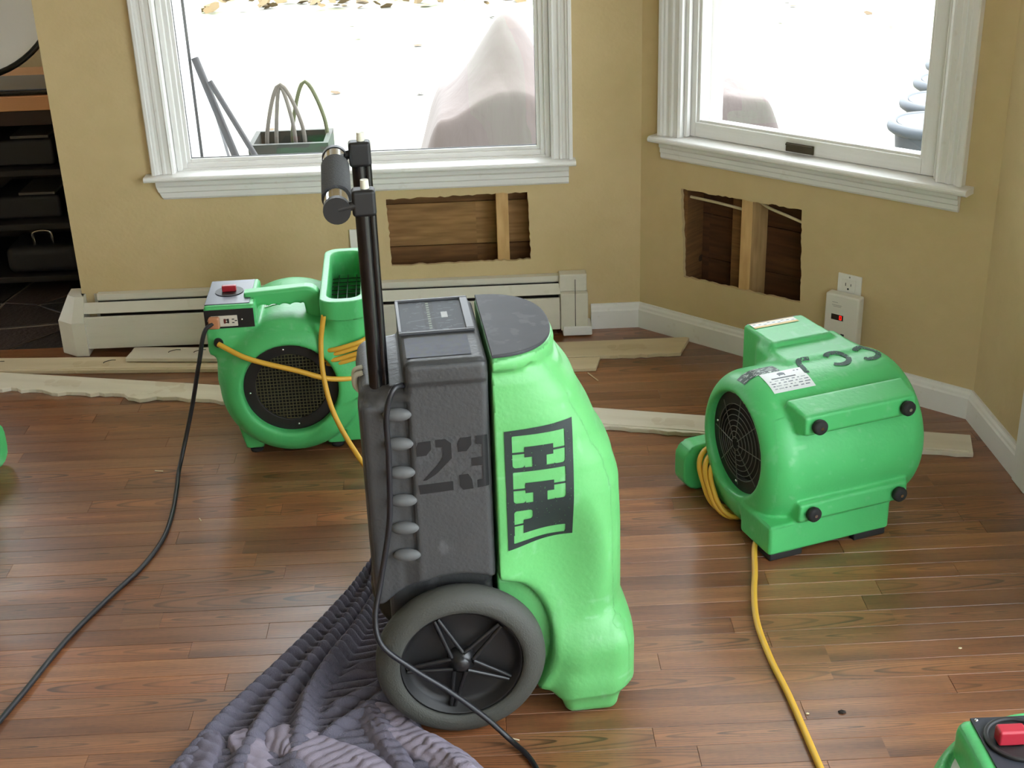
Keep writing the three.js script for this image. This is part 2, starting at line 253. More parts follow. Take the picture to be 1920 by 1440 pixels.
// return wall between the adjoining room and the garden: faces -x
{ const g = box(XL, XL + 0.13, -0.5, CEIL, -5.5 - TH, ZF - 0.0128); struct('wall_return', mergeGeometries([g, box(XL, XL + 0.1, 0, CEIL, ZF - 0.0127, ZF - 0.0126)]), M.wall, 'tan end of the window wall where it turns into the adjoining room', 'wall');
  struct('trim_1', box(XL + 0.1305, XL + 0.16, -0.5, CEIL + 0.1, -5.5 - TH, ZF - 0.141), std(0xe9ecec, 0.6), 'white siding of the wing seen through the window', 'siding');
  struct('trim_2', bar([XL + 0.178, -0.5, -5.2], [XL + 0.178, 2.5, -5.2], 0.006), std(0x3b3b3b, 0.6), 'thin dark cable running up the white siding outside', 'cable'); }
struct('ceiling', box(-4.3, CX + 0.2, CEIL, CEIL + 0.14, -5.7, 1.7), M.ceil, 'white ceiling', 'ceiling');
struct('eaves', mergeGeometries([box(-4.8, XL + 0.3, CEIL + 0.141, CEIL + 0.25, -6.1, 1.75), box(XL + 0.3, CX + 0.2, CEIL + 0.141, CEIL + 0.25, -5.0, 1.75)]), std(0xe6e6e2, 0.8), 'white roof eaves outside', 'roof');
// daylight openings out of the frame: a glass door on the right, windows behind and at the left
{ const d = struct('door_1', null, null, 'white panelled door with a flat casing in the right wall', 'door'); const [a, b, c, e] = DOOR1;
  part('casing', merge([inF(FT, rbox(a - 0.075, a + 0.002, 0, e + 0.07, 0.0005, 0.02, 0.004)), inF(FT, rbox(b - 0.002, b + 0.06, 0, e + 0.07, 0.0005, 0.02, 0.004)), inF(FT, rbox(a - 0.075, b + 0.06, e, e + 0.075, 0.0005, 0.022, 0.004))]), M.trim, d);
  part('leaf', inF(FT, box(a + 0.003, b - 0.003, 0.008, e - 0.003, -0.06, -0.02)), M.trim, d); for (const y of [0.15, 1.1]) part('panel', inF(FT, rbox(a + 0.12, b - 0.12, y, y + 0.8, -0.0205, -0.012, 0.004)), M.trim, d); part('knob', inF(FT, new THREE.SphereGeometry(0.028, 20, 14).translate(a + 0.06, 0.95, 0.03)), M.chrome, d); }
{ const d = struct('door_2', null, null, 'white glazed patio door in the right wall', 'door'); const [a, b, c, e] = DOOR, m = (a + b) / 2;
  part('casing', merge([inF(FT, rbox(a - 0.06, a + 0.002, 0, e + 0.07, 0.0005, 0.02, 0.004)), inF(FT, rbox(b - 0.002, b + 0.075, 0, e + 0.07, 0.0005, 0.02, 0.004)), inF(FT, rbox(a - 0.06, b + 0.075, e, e + 0.075, 0.0005, 0.022, 0.004))]), M.trim, d);
  part('frame', merge([[a, a + 0.07], [m - 0.04, m + 0.04], [b - 0.07, b]].map(([s, t]) => inF(FT, box(s, t, 0, e, -0.1, -0.05))).concat([inF(FT, box(a, b, 0, 0.1, -0.1, -0.05)), inF(FT, box(a, b, e - 0.07, e, -0.1, -0.05))])), M.sash, d);
  part('pane', inF(FT, box(a + 0.06, m - 0.03, 0.09, e - 0.06, -0.078, -0.0755)), M.glass, d); part('pane', inF(FT, box(m + 0.03, b - 0.06, 0.09, e - 0.06, -0.078, -0.0755)), M.glass, d); }
function plainWindow(n, m, s0, s1, y0, y1, label) {
  const w = struct('window_' + n, null, null, label, 'window');
  part('frame', merge([[s0, s0 + 0.05, y0, y1], [s1 - 0.05, s1, y0, y1], [s0, s1, y0, y0 + 0.05], [s0, s1, y1 - 0.05, y1], [s0, s1, (y0 + y1) / 2 - 0.02, (y0 + y1) / 2 + 0.02]].map(([a, b, c, d]) => inF(m, box(a, b, c, d, -0.09, -0.04)))), M.sash, w);
  part('pane', inF(m, box(s0 + 0.04, s1 - 0.04, y0 + 0.04, y1 - 0.04, -0.068, -0.0655)), M.glass, w);
}
plainWindow(3, FW, 1.55, 2.1, 1.3, 2.1, 'window in the back wall of the adjoining room');
plainWindow(4, FB, 0.25, 1.45, 0.9, 2.3, 'window in the wall behind the viewer');
plainWindow(5, FLft, 5.85, 6.85, 0.75, 2.1, 'window in the left wall of the adjoining room');

// the two bay windows ---------------------------------------------------------------
const CAS = (w) => [[0, 0], [w, 0], [w, 0.012], [w * 0.9, 0.0165], [w * 0.84, 0.012], [w * 0.66, 0.0115], [w * 0.6, 0.0165], [w * 0.5, 0.0165], [w * 0.46, 0.012], [w * 0.34, 0.013], [w * 0.28, 0.019], [w * 0.2, 0.0195], [w * 0.17, 0.026], [0.003, 0.026], [0, 0.023]];
const stoolProf = (zb, zf, t) => { const p = [[zb, 0], [zf - t * 0.5, 0]]; for (let i = 0; i <= 6; i++) { const a = -Math.PI / 2 + Math.PI * i / 6; p.push([zf - t * 0.5 + Math.cos(a) * t * 0.5, t / 2 + Math.sin(a) * t / 2]); } p.push([zb, t]); return p; };
function horizProfile(pts, x0, x1, y) { // pts [z, y]
  const s = new THREE.Shape(pts.map((p) => new THREE.Vector2(...p))); const g = new THREE.ExtrudeGeometry(s, { depth: x1 - x0, bevelEnabled: false }); // x->z, y->y, z->-x
  g.applyMatrix4(new THREE.Matrix4().set(0, 0, -1, x1, 0, 1, 0, y, 1, 0, 0, 0, 0, 0, 0, 1)); return g;
}
const apronProf = (h) => [[0.0005, 0], [0.008, 0], [0.012, 0.006], [0.012, h * 0.34], [0.016, h * 0.4], [0.016, h * 0.62], [0.021, h * 0.72], [0.021, h], [0.0005, h]];
function casingSide(w, x, y0, y1, mirrored) { const pts = CAS(w).map(([a, b]) => new THREE.Vector2(a, b)); const g = new THREE.ExtrudeGeometry(new THREE.Shape(pts), { depth: y1 - y0, bevelEnabled: false }); // profile x across (0 = outer edge), y out
  g.applyMatrix4(new THREE.Matrix4().set(mirrored ? -1 : 1, 0, 0, x, 0, 0, mirrored ? 1 : -1, mirrored ? y0 : y1, 0, 1, 0, 0.0005, 0, 0, 0, 1)); return g; }
const frameRing = (a, b, c, d, t, z0, z1) => merge([rbox(a, a + t, c, d, z0, z1, 0.003, 1), rbox(b - t, b, c, d, z0, z1, 0.003, 1), rbox(a + t - 0.001, b - t + 0.001, c, c + t, z0, z1, 0.003, 1), rbox(a + t - 0.001, b - t + 0.001, d - t, d, z0, z1, 0.003, 1)]);
{ const w = struct('window_1', null, null, 'white framed picture window with fluted casing and deep sill', 'window');
  const P = (n, g, m, l) => part(n, inF(FF, g), m, w, l);
  P('casing', casingSide(0.067, -0.964, 0.558, WT + 0.07, false), M.trim); P('casing', casingSide(0.063, 0.299, 0.558, WT + 0.07, true), M.trim); P('casing', rbox(-0.964, 0.299, WT, WT + 0.075, 0.0005, 0.024, 0.004), M.trim);
  P('stool', horizProfile(stoolProf(-0.035, 0.05, 0.016), -0.985, 0.307, 0.5415), M.trim); 
  { const g = horizProfile(apronProf(0.062), -0.957, 0.287, 0.4792); const p = g.attributes.position; for (let i = 0; i < p.count; i++) if (p.getX(i) < -0.9 && p.getY(i) < 0.515) p.setX(i, p.getX(i) + (0.515 - p.getY(i)) * 0.45); P('apron', g, M.trim); }
  P('jamb', merge([box(-0.91, -0.8965, 0.53, WT + 0.01, -0.14, 0), box(0.2355, 0.249, 0.53, WT + 0.01, -0.14, 0), box(-0.91, 0.249, WT - 0.001, WT + 0.012, -0.14, 0), box(-0.91, 0.249, 0.53, 0.5455, -0.14, -0.03)]), M.trim);
  P('stop', frameRing(-0.8963, 0.2353, 0.5458, WT - 0.0015, 0.016, -0.05, -0.022), M.sash);
  P('sash', frameRing(-0.8963, 0.2353, 0.5458, WT - 0.0015, 0.03, -0.075, -0.036), M.sash); P('glazing_bead', frameRing(-0.868, 0.207, 0.574, WT - 0.03, 0.012, -0.068, -0.048), M.sash);
  P('gasket', frameRing(-0.8575, 0.1965, 0.5845, WT - 0.04, 0.0028, -0.0655, -0.056), std(0x2e2e2e, 0.7));
  P('pane', box(-0.858, 0.197, 0.584, WT - 0.04, -0.063, -0.060), M.glass);
}
{ const w = struct('window_2', null, null, 'white double hung window with bronze sash lift on its bottom rail', 'window');
  const P = (n, g, m, l) => part(n, inF(FR, g), m, w, l);
  P('casing', casingSide(0.074, 0.075, 0.6325, WT + 0.07, false), M.trim); P('casing', casingSide(0.076, 1.02, 0.6325, WT + 0.07, true), M.trim); P('casing', rbox(0.075, 1.02, WT, WT + 0.075, 0.0005, 0.024, 0.004), M.trim);
  P('stool', horizProfile(stoolProf(-0.04, 0.05, 0.018), 0.058, 1.044, 0.614), M.trim);
  P('apron', horizProfile(apronProf(0.053), 0.08, 1.012, 0.5607), M.trim);
  P('jamb', merge([box(0.135, 0.149, 0.6, WT + 0.01, -0.14, 0), box(0.943, 0.957, 0.6, WT + 0.01, -0.14, 0), box(0.135, 0.957, WT - 0.001, WT + 0.012, -0.14, 0), box(0.135, 0.957, 0.6, 0.613, -0.14, -0.03)]), M.trim);
  P('stop', merge([rbox(0.1492, 0.162, 0.6325, WT, -0.022, -0.004, 0.003, 1), rbox(0.93, 0.9428, 0.6325, WT, -0.022, -0.004, 0.003, 1)]), M.sash);
  P('sash', merge([rbox(0.1492, 0.178, 0.6325, 1.25, -0.062, -0.024, 0.003, 1), rbox(0.885, 0.9428, 0.6325, 1.25, -0.062, -0.024, 0.003, 1), rbox(0.177, 0.886, 0.6325, 0.676, -0.062, -0.024, 0.003, 1), rbox(0.177, 0.886, 1.21, 1.25, -0.062, -0.024, 0.003, 1)]), M.sash);
  P('glazing_bead', frameRing(0.177, 0.886, 0.673, 1.212, 0.010, -0.05, -0.032), M.sash);
  P('upper_sash', frameRing(0.1492, 0.9428, 1.2, WT - 0.001, 0.045, -0.105, -0.066), M.sash); P('track', rbox(0.1492, 0.166, 0.62, 1.25, -0.12, -0.068, 0.002, 1), M.sash);
  P('pane', box(0.18, 0.882, 0.678, 1.208, -0.044, -0.041), M.glass); P('pane', box(0.19, 0.9, 1.24, WT - 0.04, -0.09, -0.087), M.glass);
  P('storm_frame', frameRing(0.1492, 0.9428, 0.614, WT - 0.001, 0.05, -0.135, -0.115), M.sash);
  const lift = P('sash_lift', merge([rbox(0.484, 0.572, 0.637, 0.662, -0.0238, -0.019, 0.002, 1), rbox(0.487, 0.569, 0.656, 0.661, -0.02, -0.010, 0.002, 1)]), std(0x4a4233, 0.45, { metalness: 0.6 }), 'dark bronze sash lift');
}
// baseboards ---------------------------------------------------------------
const bbProf = (t, h) => [[0.0005, 0], [t, 0], [t, h * 0.72], [t * 0.8, h * 0.78], [t * 0.72, h * 0.86], [t * 0.45, h * 0.93], [t * 0.4, h], [0.0005, h]];
struct('baseboard_far', inF(FF, horizProfile(bbProf(0.015, 0.082), 0.352, XC + 0.003, 0)), M.trim, 'short white baseboard between the heater and the wall corner', 'baseboard');
struct('baseboard_right', inF(FR, horizProfile(bbProf(0.015, 0.082), 0.004, LR - 0.004, 0)), M.trim, 'white baseboard along the angled wall under the window', 'baseboard');
struct('baseboard_side', inF(FT, horizProfile(bbProf(0.015, 0.082), 0.0, DOOR1[0] - 0.076, 0)), M.trim, 'white baseboard beside the door casing', 'baseboard');
console.log('shell done');
// ------------------------------------------------------------------ plastics and colours shared by the drying machines
const green = (k = [0.075, 0.475, 0.145]) => (x, y, z) => {
  const n = fbm(x * 9 + 3, y * 9, z * 9, 4) - 0.5, s = sstep(0.66, 0.8, fbm(x * 60 + 1, y * 22, z * 60, 3)), sc = sstep(0.72, 0.8, noise(x * 30, y * 150, z * 30 + 5)) * sstep(0.52, 0.7, fbm(x * 7, y * 7 + 9, z * 7, 2));
  const b = 1 + n * 0.22; return [mixn(k[0] * b, 0.3, s * 0.22 + sc * 0.3), mixn(k[1] * b, 0.62, s * 0.2 + sc * 0.3), mixn(k[2] * b, 0.36, s * 0.22 + sc * 0.3)];
};
M.green = std(0xffffff, 0.42, { vertexColors: true, bumpMap: rep(fineBump, 6, 6), bumpScale: 0.0004 });
M.greenFlat = std(new THREE.Color().setRGB(0.075, 0.475, 0.145), 0.42);
M.black = std(0x151516, 0.5); M.blackGloss = std(0x0e0e10, 0.22); M.rubber = std(0x1c1c1c, 0.75); M.darkgrey = std(0x3b3c3e, 0.6);
M.wire = std(0x2e3030, 0.4, { metalness: 0.5 }); M.chrome = std(0xd9dadb, 0.12, { metalness: 1 });
M.yellow = std(0xd9a93a, 0.5); M.cordBlack = std(0x1d1d22, 0.4); M.white = std(0xe8e6df, 0.4);

// ------------------------------------------------------------------ air movers (a: across, y: up, t: towards the round inlet seen in the photograph; outlet opens upwards)
const duct2 = (a, t, ha, ht, r) => { const p = Math.abs(a) - ha + r, q = Math.abs(t) - ht + r; return Math.hypot(Math.max(p, 0), Math.max(q, 0)) + Math.min(Math.max(p, q), 0) - r; };
function fAirShape(a, y, t, flat) {
  const R = flat ? 0.18 : 0.183, W = 0.208, rr_ = 0.062, d2 = Math.hypot(a - (flat ? 0.012 : 0), y - 0.193) - (R - rr_), dt = Math.abs(t) - (W - rr_);
  let d = Math.hypot(Math.max(d2, 0), Math.max(dt, 0)) + Math.min(Math.max(d2, dt), 0) - rr_;
  // outlet duct
  d = smin(d, Math.max(duct2(a - 0.150, t, 0.052, 0.192, 0.035), y - 0.42, 0.17 - y), 0.03);
  d = Math.min(d, Math.max(duct2(a - 0.151, t, 0.061, flat ? 0.23 : 0.212, 0.042), Math.abs(y - 0.407) - 0.026));
  for (const s of [-0.07, 0.07]) d = smin(d, sRB(a, y, t, 0.151, 0.32, s, 0.056, 0.07, 0.004, 0.003), 0.008);
  d = smax(d, -Math.max(duct2(a - 0.151, t, 0.041, 0.181, 0.03), 0.25 - y), 0.006);
  // foot of the flat pose
  d = smin(d, sRB(a, y, t, 0.162, flat ? 0.085 : 0.145, flat ? -0.05 : 0, 0.037, flat ? 0.065 : 0.125, 0.158, 0.008), 0.012);
  // rails of the upright pose
  for (const s of [-0.114, 0.1]) { const h = clamp((0.075 - y) / 0.07); d = smin(d, sRB(a, y, t, s, 0.045, 0, 0.036 - 0.014 * h, 0.036, 0.15 - 0.01 * h, 0.006), 0.008); }
  // control box with its shoulder
  d = smin(d, sRB(a, y, t, flat ? -0.125 : -0.136, 0.355, flat ? 0.022 : 0.062, 0.064, 0.066, flat ? 0.082 : 0.098, 0.008), 0.014);
  d = smin(d, sRB(a, y, t, flat ? -0.112 : -0.12, 0.275, flat ? 0.035 : 0.05, 0.062, 0.07, flat ? 0.11 : 0.12, 0.02), 0.02);
  // inlets
  const ci = Math.hypot(a - 0.0, y - 0.2);
  d = smax(d, -Math.max(ci - 0.12, 0.17 - Math.abs(t)), 0.012);
  return d;
}
const fAir = (a, y, t) => fAirShape(a, y, t, false), fFlat = (a, y, t) => fAirShape(a, y, t, true);
const airGeoFlat = sdfMesh(fFlat, [-0.23, -0.01, -0.25], [0.24, 0.455, 0.25], 0.0058, green());
const airGeo = sdfMesh((a, y, t) => fAir(a, y, t), [-0.23, -0.01, -0.235], [0.24, 0.455, 0.235], 0.0058, green());
const holed = (r0, r1, d) => { const s = new THREE.Shape(); s.absarc(0, 0, r1, 0, Math.PI * 2); const h = new THREE.Path(); h.absarc(0, 0, r0, 0, Math.PI * 2); s.holes.push(h); return new THREE.ExtrudeGeometry(s, { depth: d, bevelEnabled: true, bevelSize: 0.002, bevelThickness: 0.002, bevelSegments: 2, curveSegments: 40 }); };
function roundLoop(ha, ht, r, n = 8) { const out = []; for (const [sx, sz, a0] of [[1, 1, 0], [-1, 1, Math.PI / 2], [-1, -1, Math.PI], [1, -1, 1.5 * Math.PI]]) for (let i = 0; i <= n; i++) { const a = a0 + Math.PI / 2 * i / n; out.push([sx * (ha - r) + Math.cos(a) * r, sz * (ht - r) + Math.sin(a) * r]); } return out; }
function airMover(name, label, opt) {
  const g = thing(name, label, 'air mover'); g.userData.group = 'green air movers';
  part('housing', opt.flat ? airGeoFlat : airGeo, M.green, g);
  // inlet on both sides
  for (const s of [1, -1]) {
    const inl = part('inlet_ring', holed(0.092, 0.1185, 0.008).translate(0, 0.2, s > 0 ? 0.176 : -0.184), M.black, g);
    part('inlet_back', new THREE.CircleGeometry(0.1185, 40).rotateY(s > 0 ? 0 : Math.PI).translate(0, 0.2, s * 0.1725), std(0x101010, 0.8), inl);
    const w = []; const z = s * 0.188;
    if (opt.mesh) { for (let i = -10; i <= 10; i++) { const o = i * 0.0088, l = Math.sqrt(Math.max(0.0001, 0.1 ** 2 - o * o)); w.push(bar([o, 0.2 - l, z - s * 0.006], [o, 0.2 + l, z - s * 0.006], 0.0011, 5), bar([-l, 0.2 + o, z - s * 0.006], [l, 0.2 + o, z - s * 0.006], 0.0011, 5)); } }
    else for (let r = 0.016; r < 0.1; r += 0.0125) w.push(new THREE.TorusGeometry(r, 0.0009, 5, 44).translate(0, 0.2, z + s * 0.012 * (1 - r / 0.1)));
    if (!opt.mesh) for (let k = 0; k < 8; k++) { const a = k * Math.PI / 4; w.push(bar([0.012 * Math.cos(a), 0.2 + 0.012 * Math.sin(a), z + s * 0.011], [0.108 * Math.cos(a), 0.2 + 0.108 * Math.sin(a), z], 0.001, 5)); }
    part(opt.mesh ? 'mesh_filter' : 'wire_guard', merge(w), opt.mesh ? std(0x4d4a2c, 0.6) : std(0x6a6a66, 0.4, { metalness: 0.6 }), inl);
    for (let k = 0; k < 4; k++) { const a = k * Math.PI / 2 + 0.1; part('screw', new THREE.SphereGeometry(0.0035, 8, 6).translate(0.105 * Math.cos(a), 0.2 + 0.105 * Math.sin(a), z - s * 0.003), M.chrome, inl); }
  }
  // outlet grille
  const grid = []; for (let i = -5; i <= 5; i++) grid.push(bar([0.106, 0.365, i * 0.03], [0.196, 0.365, i * 0.03], 0.0013, 5)); for (let i = -1; i <= 1; i++) grid.push(bar([0.151 + i * 0.024, 0.367, -0.172], [0.151 + i * 0.024, 0.367, 0.172], 0.0013, 5));
  part('outlet_grille', merge(grid), M.wire, g); part('outlet_throat', rbox(0.108, 0.194, 0.26, 0.272, -0.168, 0.168, 0.004), M.black, g);
  // handle
  const hs = new THREE.Shape(); hs.moveTo(-0.10, 0.40); hs.lineTo(-0.095, 0.428); hs.lineTo(0.05, 0.436); hs.quadraticCurveTo(0.082, 0.436, 0.085, 0.40); hs.lineTo(0.095, 0.31); hs.lineTo(-0.10, 0.31); hs.lineTo(-0.10, 0.40);
  const hh = new THREE.Path(); hh.moveTo(-0.078, 0.352); hh.lineTo(0.052, 0.352); hh.quadraticCurveTo(0.061, 0.352, 0.06, 0.362); hh.lineTo(0.055, 0.398); hh.quadraticCurveTo(0.052, 0.412, 0.038, 0.408); for (let i = 1; i <= 4; i++) { const x = mixn(0.038, -0.07, i / 4); hh.quadraticCurveTo(x + 0.012, 0.413, x, 0.406); } hh.quadraticCurveTo(-0.082, 0.40, -0.082, 0.37); hs.holes.push(hh);
  part('handle', new THREE.ExtrudeGeometry(hs, { depth: 0.026, bevelEnabled: true, bevelSize: 0.008, bevelThickness: 0.008, bevelSegments: 3, curveSegments: 8 }).translate(opt.flat ? 0.008 : 0, -0.004, opt.flat ? 0.02 : 0.075), M.greenFlat, g);
  // control panel, dial, socket
  const dial = part('dial_plate', opt.flat ? rbox(-0.186, -0.075, 0.4195, 0.4225, -0.05, 0.09, 0.001, 1) : rbox(-0.197, -0.085, 0.4195, 0.4225, -0.026, 0.148, 0.001, 1), std(0x2d3140, 0.35), g);
  part('dial_well', cyl(0.036, 0.036, 0.003, 32).translate(-0.143, 0.4227, 0.06), M.black, dial);
  part('switch_knob', rbox(-0.161, -0.125, 0.424, 0.440, 0.053, 0.067, 0.003), std(0x9c1f2a, 0.4), dial, 'red switch knob');
  if (opt.socket) {
    const pl = part('socket_panel', rbox(-0.199, -0.076, 0.362, 0.412, 0.1595, 0.162, 0.001, 1), M.black, g);
    const so = part('socket', rbox(-0.183, -0.117, 0.368, 0.397, 0.1625, 0.1655, 0.002), std(0xcfc9bb, 0.4), pl);
    part('socket_holes', merge([[-0.128, 0.387], [-0.128, 0.378], [-0.121, 0.383], [-0.145, 0.386], [-0.145, 0.379]].map(([x, y]) => box(x - 0.003, x + 0.003, y - 0.0012, y + 0.0012, 0.165, 0.1660))), M.black, pl);
    part('test_button', rbox(-0.1425, -0.138, 0.377, 0.389, 0.1655, 0.1675, 0.001, 1), M.black, pl); part('reset_button', rbox(-0.151, -0.146, 0.377, 0.389, 0.1655, 0.1675, 0.001, 1), std(0x5e1c18, 0.5), pl);
    for (const x of [-0.19, -0.106]) part('panel_screw', new THREE.SphereGeometry(0.003, 8, 6).translate(x, 0.384, 0.162), M.chrome, pl);
    part('cord_grommet', cyl(0.014, 0.012, 0.02, 20).rotateX(Math.PI / 2).translate(-0.17, 0.327, 0.163), M.black, g);
  }
  // rubber feet of the upright pose, and pads of the flat pose
  for (const a of [-0.114, 0.1]) for (const t of [-0.112, 0.112]) { const f = part('rubber_foot', new THREE.LatheGeometry([[0.0001, 0], [0.011, 0], [0.0165, 0.003], [0.0175, 0.009], [0.0155, 0.016], [0.0001, 0.016]].map((p) => new THREE.Vector2(...p)), 20).translate(a, -0.0105, t), M.rubber, g); part('bolt', cyl(0.004, 0.004, 0.002, 12).translate(a, -0.0112, t), M.chrome, f); }
  for (const t of opt.flat ? [-0.16, 0.06] : [-0.115, 0.115]) part('rubber_pad', rbox(0.196, 0.2145, 0.024, 0.105, t - 0.042, t + 0.042, 0.004), M.rubber, g);
  part('rubber_pad', rbox(0.2, 0.2145, 0.37, 0.41, -0.15, 0.15, 0.004), M.rubber, g);
  // cord wound round the duct
  if (opt.coils) { const cl = []; for (let k = 0; k < opt.coils; k++) cl.push(tube(roundLoop(0.061 + 0.004 * (k % 2) - (opt.flat ? 0.004 : 0), 0.201 + 0.005 * (k % 2) + (opt.flat ? 0.013 : 0), 0.045).map(([p, q]) => [0.150 + p, (opt.flat ? 0.262 : 0.27) + k * 0.0138 + p * (opt.skew || 0), q]), 0.0063, 120, 7, true)); cl.forEach((c) => part('cord_coil', c, M.yellow, g)); }
  return g;
}
const up = Math.PI * 3 / 180;
const am1 = airMover('air_mover', 'green air mover standing outlet up by the baseboard heater, black cord plugged into it', { mesh: true, socket: true, coils: 4, skew: 0.25 });
am1.position.set(-0.5, 0.0108, -3.335); am1.rotation.y = up;
{ const s = canvasTex(128, 96, (c, w, h) => { c.fillStyle = '#e9efe9'; c.fillRect(0, 0, w, h); c.fillStyle = '#1e7a43'; for (let i = 0; i < 3; i++) { c.beginPath(); c.moveTo(10 + i * 38, 80); c.lineTo(24 + i * 38, 20); c.lineTo(40 + i * 38, 80); c.lineTo(30 + i * 38, 80); c.lineTo(24 + i * 38, 44); c.lineTo(18 + i * 38, 80); c.fill(); } });
  part('maker_sticker', patch(fAir, [-0.062, 0.42, 0.045], [0.042, 0, 0], [0, 0, -0.06], [0, -1, 0], 8, 8, 0.0015, 0.3), std(0xffffff, 0.45, { map: s }), am1, 'small white and green sticker'); }
const am2 = airMover('air_mover', 'green air mover lying flat, black rubber feet facing out, yellow cord round its snout', { coils: 5, skew: -0.85, flat: true });
{ // flat pose: outlet along the floor and away, feet towards the viewer
  const X = V3(Math.cos(0.33), 0, -Math.sin(0.33)), Z = V3(Math.sin(0.33), 0, Math.cos(0.33));
  const m = new THREE.Matrix4().makeBasis(V3(0, -1, 0), Z.clone().negate(), X); m.setPosition(V3(0.604, 0.2148, -2.573).addScaledVector(X, 0.212).addScaledVector(Z, 0.05));
  am2.applyMatrix4(m);
  const lab = canvasTex(256, 160, (c, w, h) => { c.fillStyle = '#dfe3e4'; c.fillRect(0, 0, w, h); c.fillStyle = '#23303a'; c.beginPath(); c.ellipse(118, 26, 24, 12, 0, 0, 7); c.fill(); c.fillRect(98, 30, 8, 14); c.fillRect(130, 30, 8, 14); c.fillRect(40, 54, 150, 9); for (let r = 0; r < 4; r++) { let x = 18; while (x < 220) { const l = 8 + hash(x, r, 3) * 26; c.fillStyle = hash(x, r, 4) > 0.35 ? '#5a6470' : '#9aa2a8'; c.fillRect(x, 74 + r * 19, l, 6); x += l + 6 + hash(x, r, 7) * 16; } } c.fillStyle = '#5a6470'; c.fillRect(200, 14, 12, 8); c.fillRect(222, 14, 12, 8); c.fillStyle = '#a9b0ae'; for (let i = 0; i < 40; i++) c.fillRect(hash(i, 1, 1) * w, hash(i, 2, 1) * h, 3, 2); });
  // print is laid out as seen from the viewer: u to the right (+t), v upwards over the drum (-a side, towards the outlet)
  part('rating_label', patch(fFlat, [-0.23, 0.074, -0.155], [0, 0, 0.105], [0, 0.078, 0], [0.85, 0.45, 0], 14, 10, 0.0013, 0.3), std(0xffffff, 0.4, { map: lab }), am2, 'white printed rating label');
  const ccj = canvasTex(512, 160, (c, w, h) => { c.clearRect(0, 0, w, h); c.strokeStyle = '#1d4438'; c.lineWidth = 24; c.lineCap = 'butt'; c.translate(w / 2, h / 2); c.rotate(Math.PI); c.translate(-w / 2, -h / 2);
    c.beginPath(); c.ellipse(105, 80, 52, 48, 0, 0.7, 5.5); c.stroke(); c.beginPath(); c.ellipse(255, 80, 52, 46, 0, 0.7, 5.5); c.stroke(); c.beginPath(); c.moveTo(440, 22); c.lineTo(432, 100); c.quadraticCurveTo(424, 134, 372, 118); c.stroke();
    c.globalCompositeOperation = 'destination-out'; for (let i = 0; i < 420; i++) { c.beginPath(); c.arc(hash(i, 5, 5) * w, hash(i, 6, 5) * h, 1 + hash(i, 7, 5) * 3, 0, 7); c.fill(); } });
  part('painted_letters', patch(fFlat, [-0.24, 0.145, -0.085], [0, 0, 0.27], [0, 0.085, 0], [1, 0, 0], 26, 10, 0.0014, 0.3), std(0xffffff, 0.6, { map: ccj, transparent: true }), am2, 'faded hand-painted letters');
  const strip = canvasTex(256, 64, (c, w, h) => { c.fillStyle = '#d9d8d2'; c.fillRect(0, 0, w, h); c.fillStyle = '#c9a53a'; c.fillRect(0, 44, w, 20); c.fillRect(0, 0, w, 8); c.fillStyle = '#4a6a58'; for (let i = 0; i < 9; i++) c.fillRect(12 + i * 27, 16 + (i % 3) * 8, 16, 6); });
  part('warning_label', patch(fFlat, [-0.23, 0.38, -0.05], [0, 0, 0.12], [0, 0.03, 0], [1, 0, 0], 6, 4, 0.0013, 0.2), std(0xffffff, 0.4, { map: strip }), am2, 'yellow and white warning label');
  part('scuffed_decal', patch(fFlat, [-0.24, 0.185, -0.19], [0, 0, 0.09], [0, 0.035, 0], [1, 0, 0], 8, 5, 0.0013, 0.3), std(0xffffff, 0.5, { map: canvasTex(128, 48, (c, w, h) => { c.fillStyle = '#223a33'; c.fillRect(0, 0, w, h); c.fillStyle = '#cfd8d2'; for (let i = 0; i < 90; i++) c.fillRect(hash(i, 1, 9) * w, hash(i, 2, 9) * h, 3 + hash(i, 3, 9) * 9, 2); }) }), am2, 'worn dark decal');
}
const am4 = airMover('air_mover', 'green air mover lying flat at the left edge, only its snout in view', { coils: 0 });
{ const Zd = V3(-Math.cos(0.3), 0, -Math.sin(0.3)), Xd = V3(0, 1, 0).cross(Zd); const m = new THREE.Matrix4().makeBasis(V3(0, -1, 0), Zd.clone().negate(), Xd); m.setPosition(V3(-1.325, 0.2148, -3.02).addScaledVector(Zd, 0.432).addScaledVector(Xd, 0.0)); am4.applyMatrix4(m); }

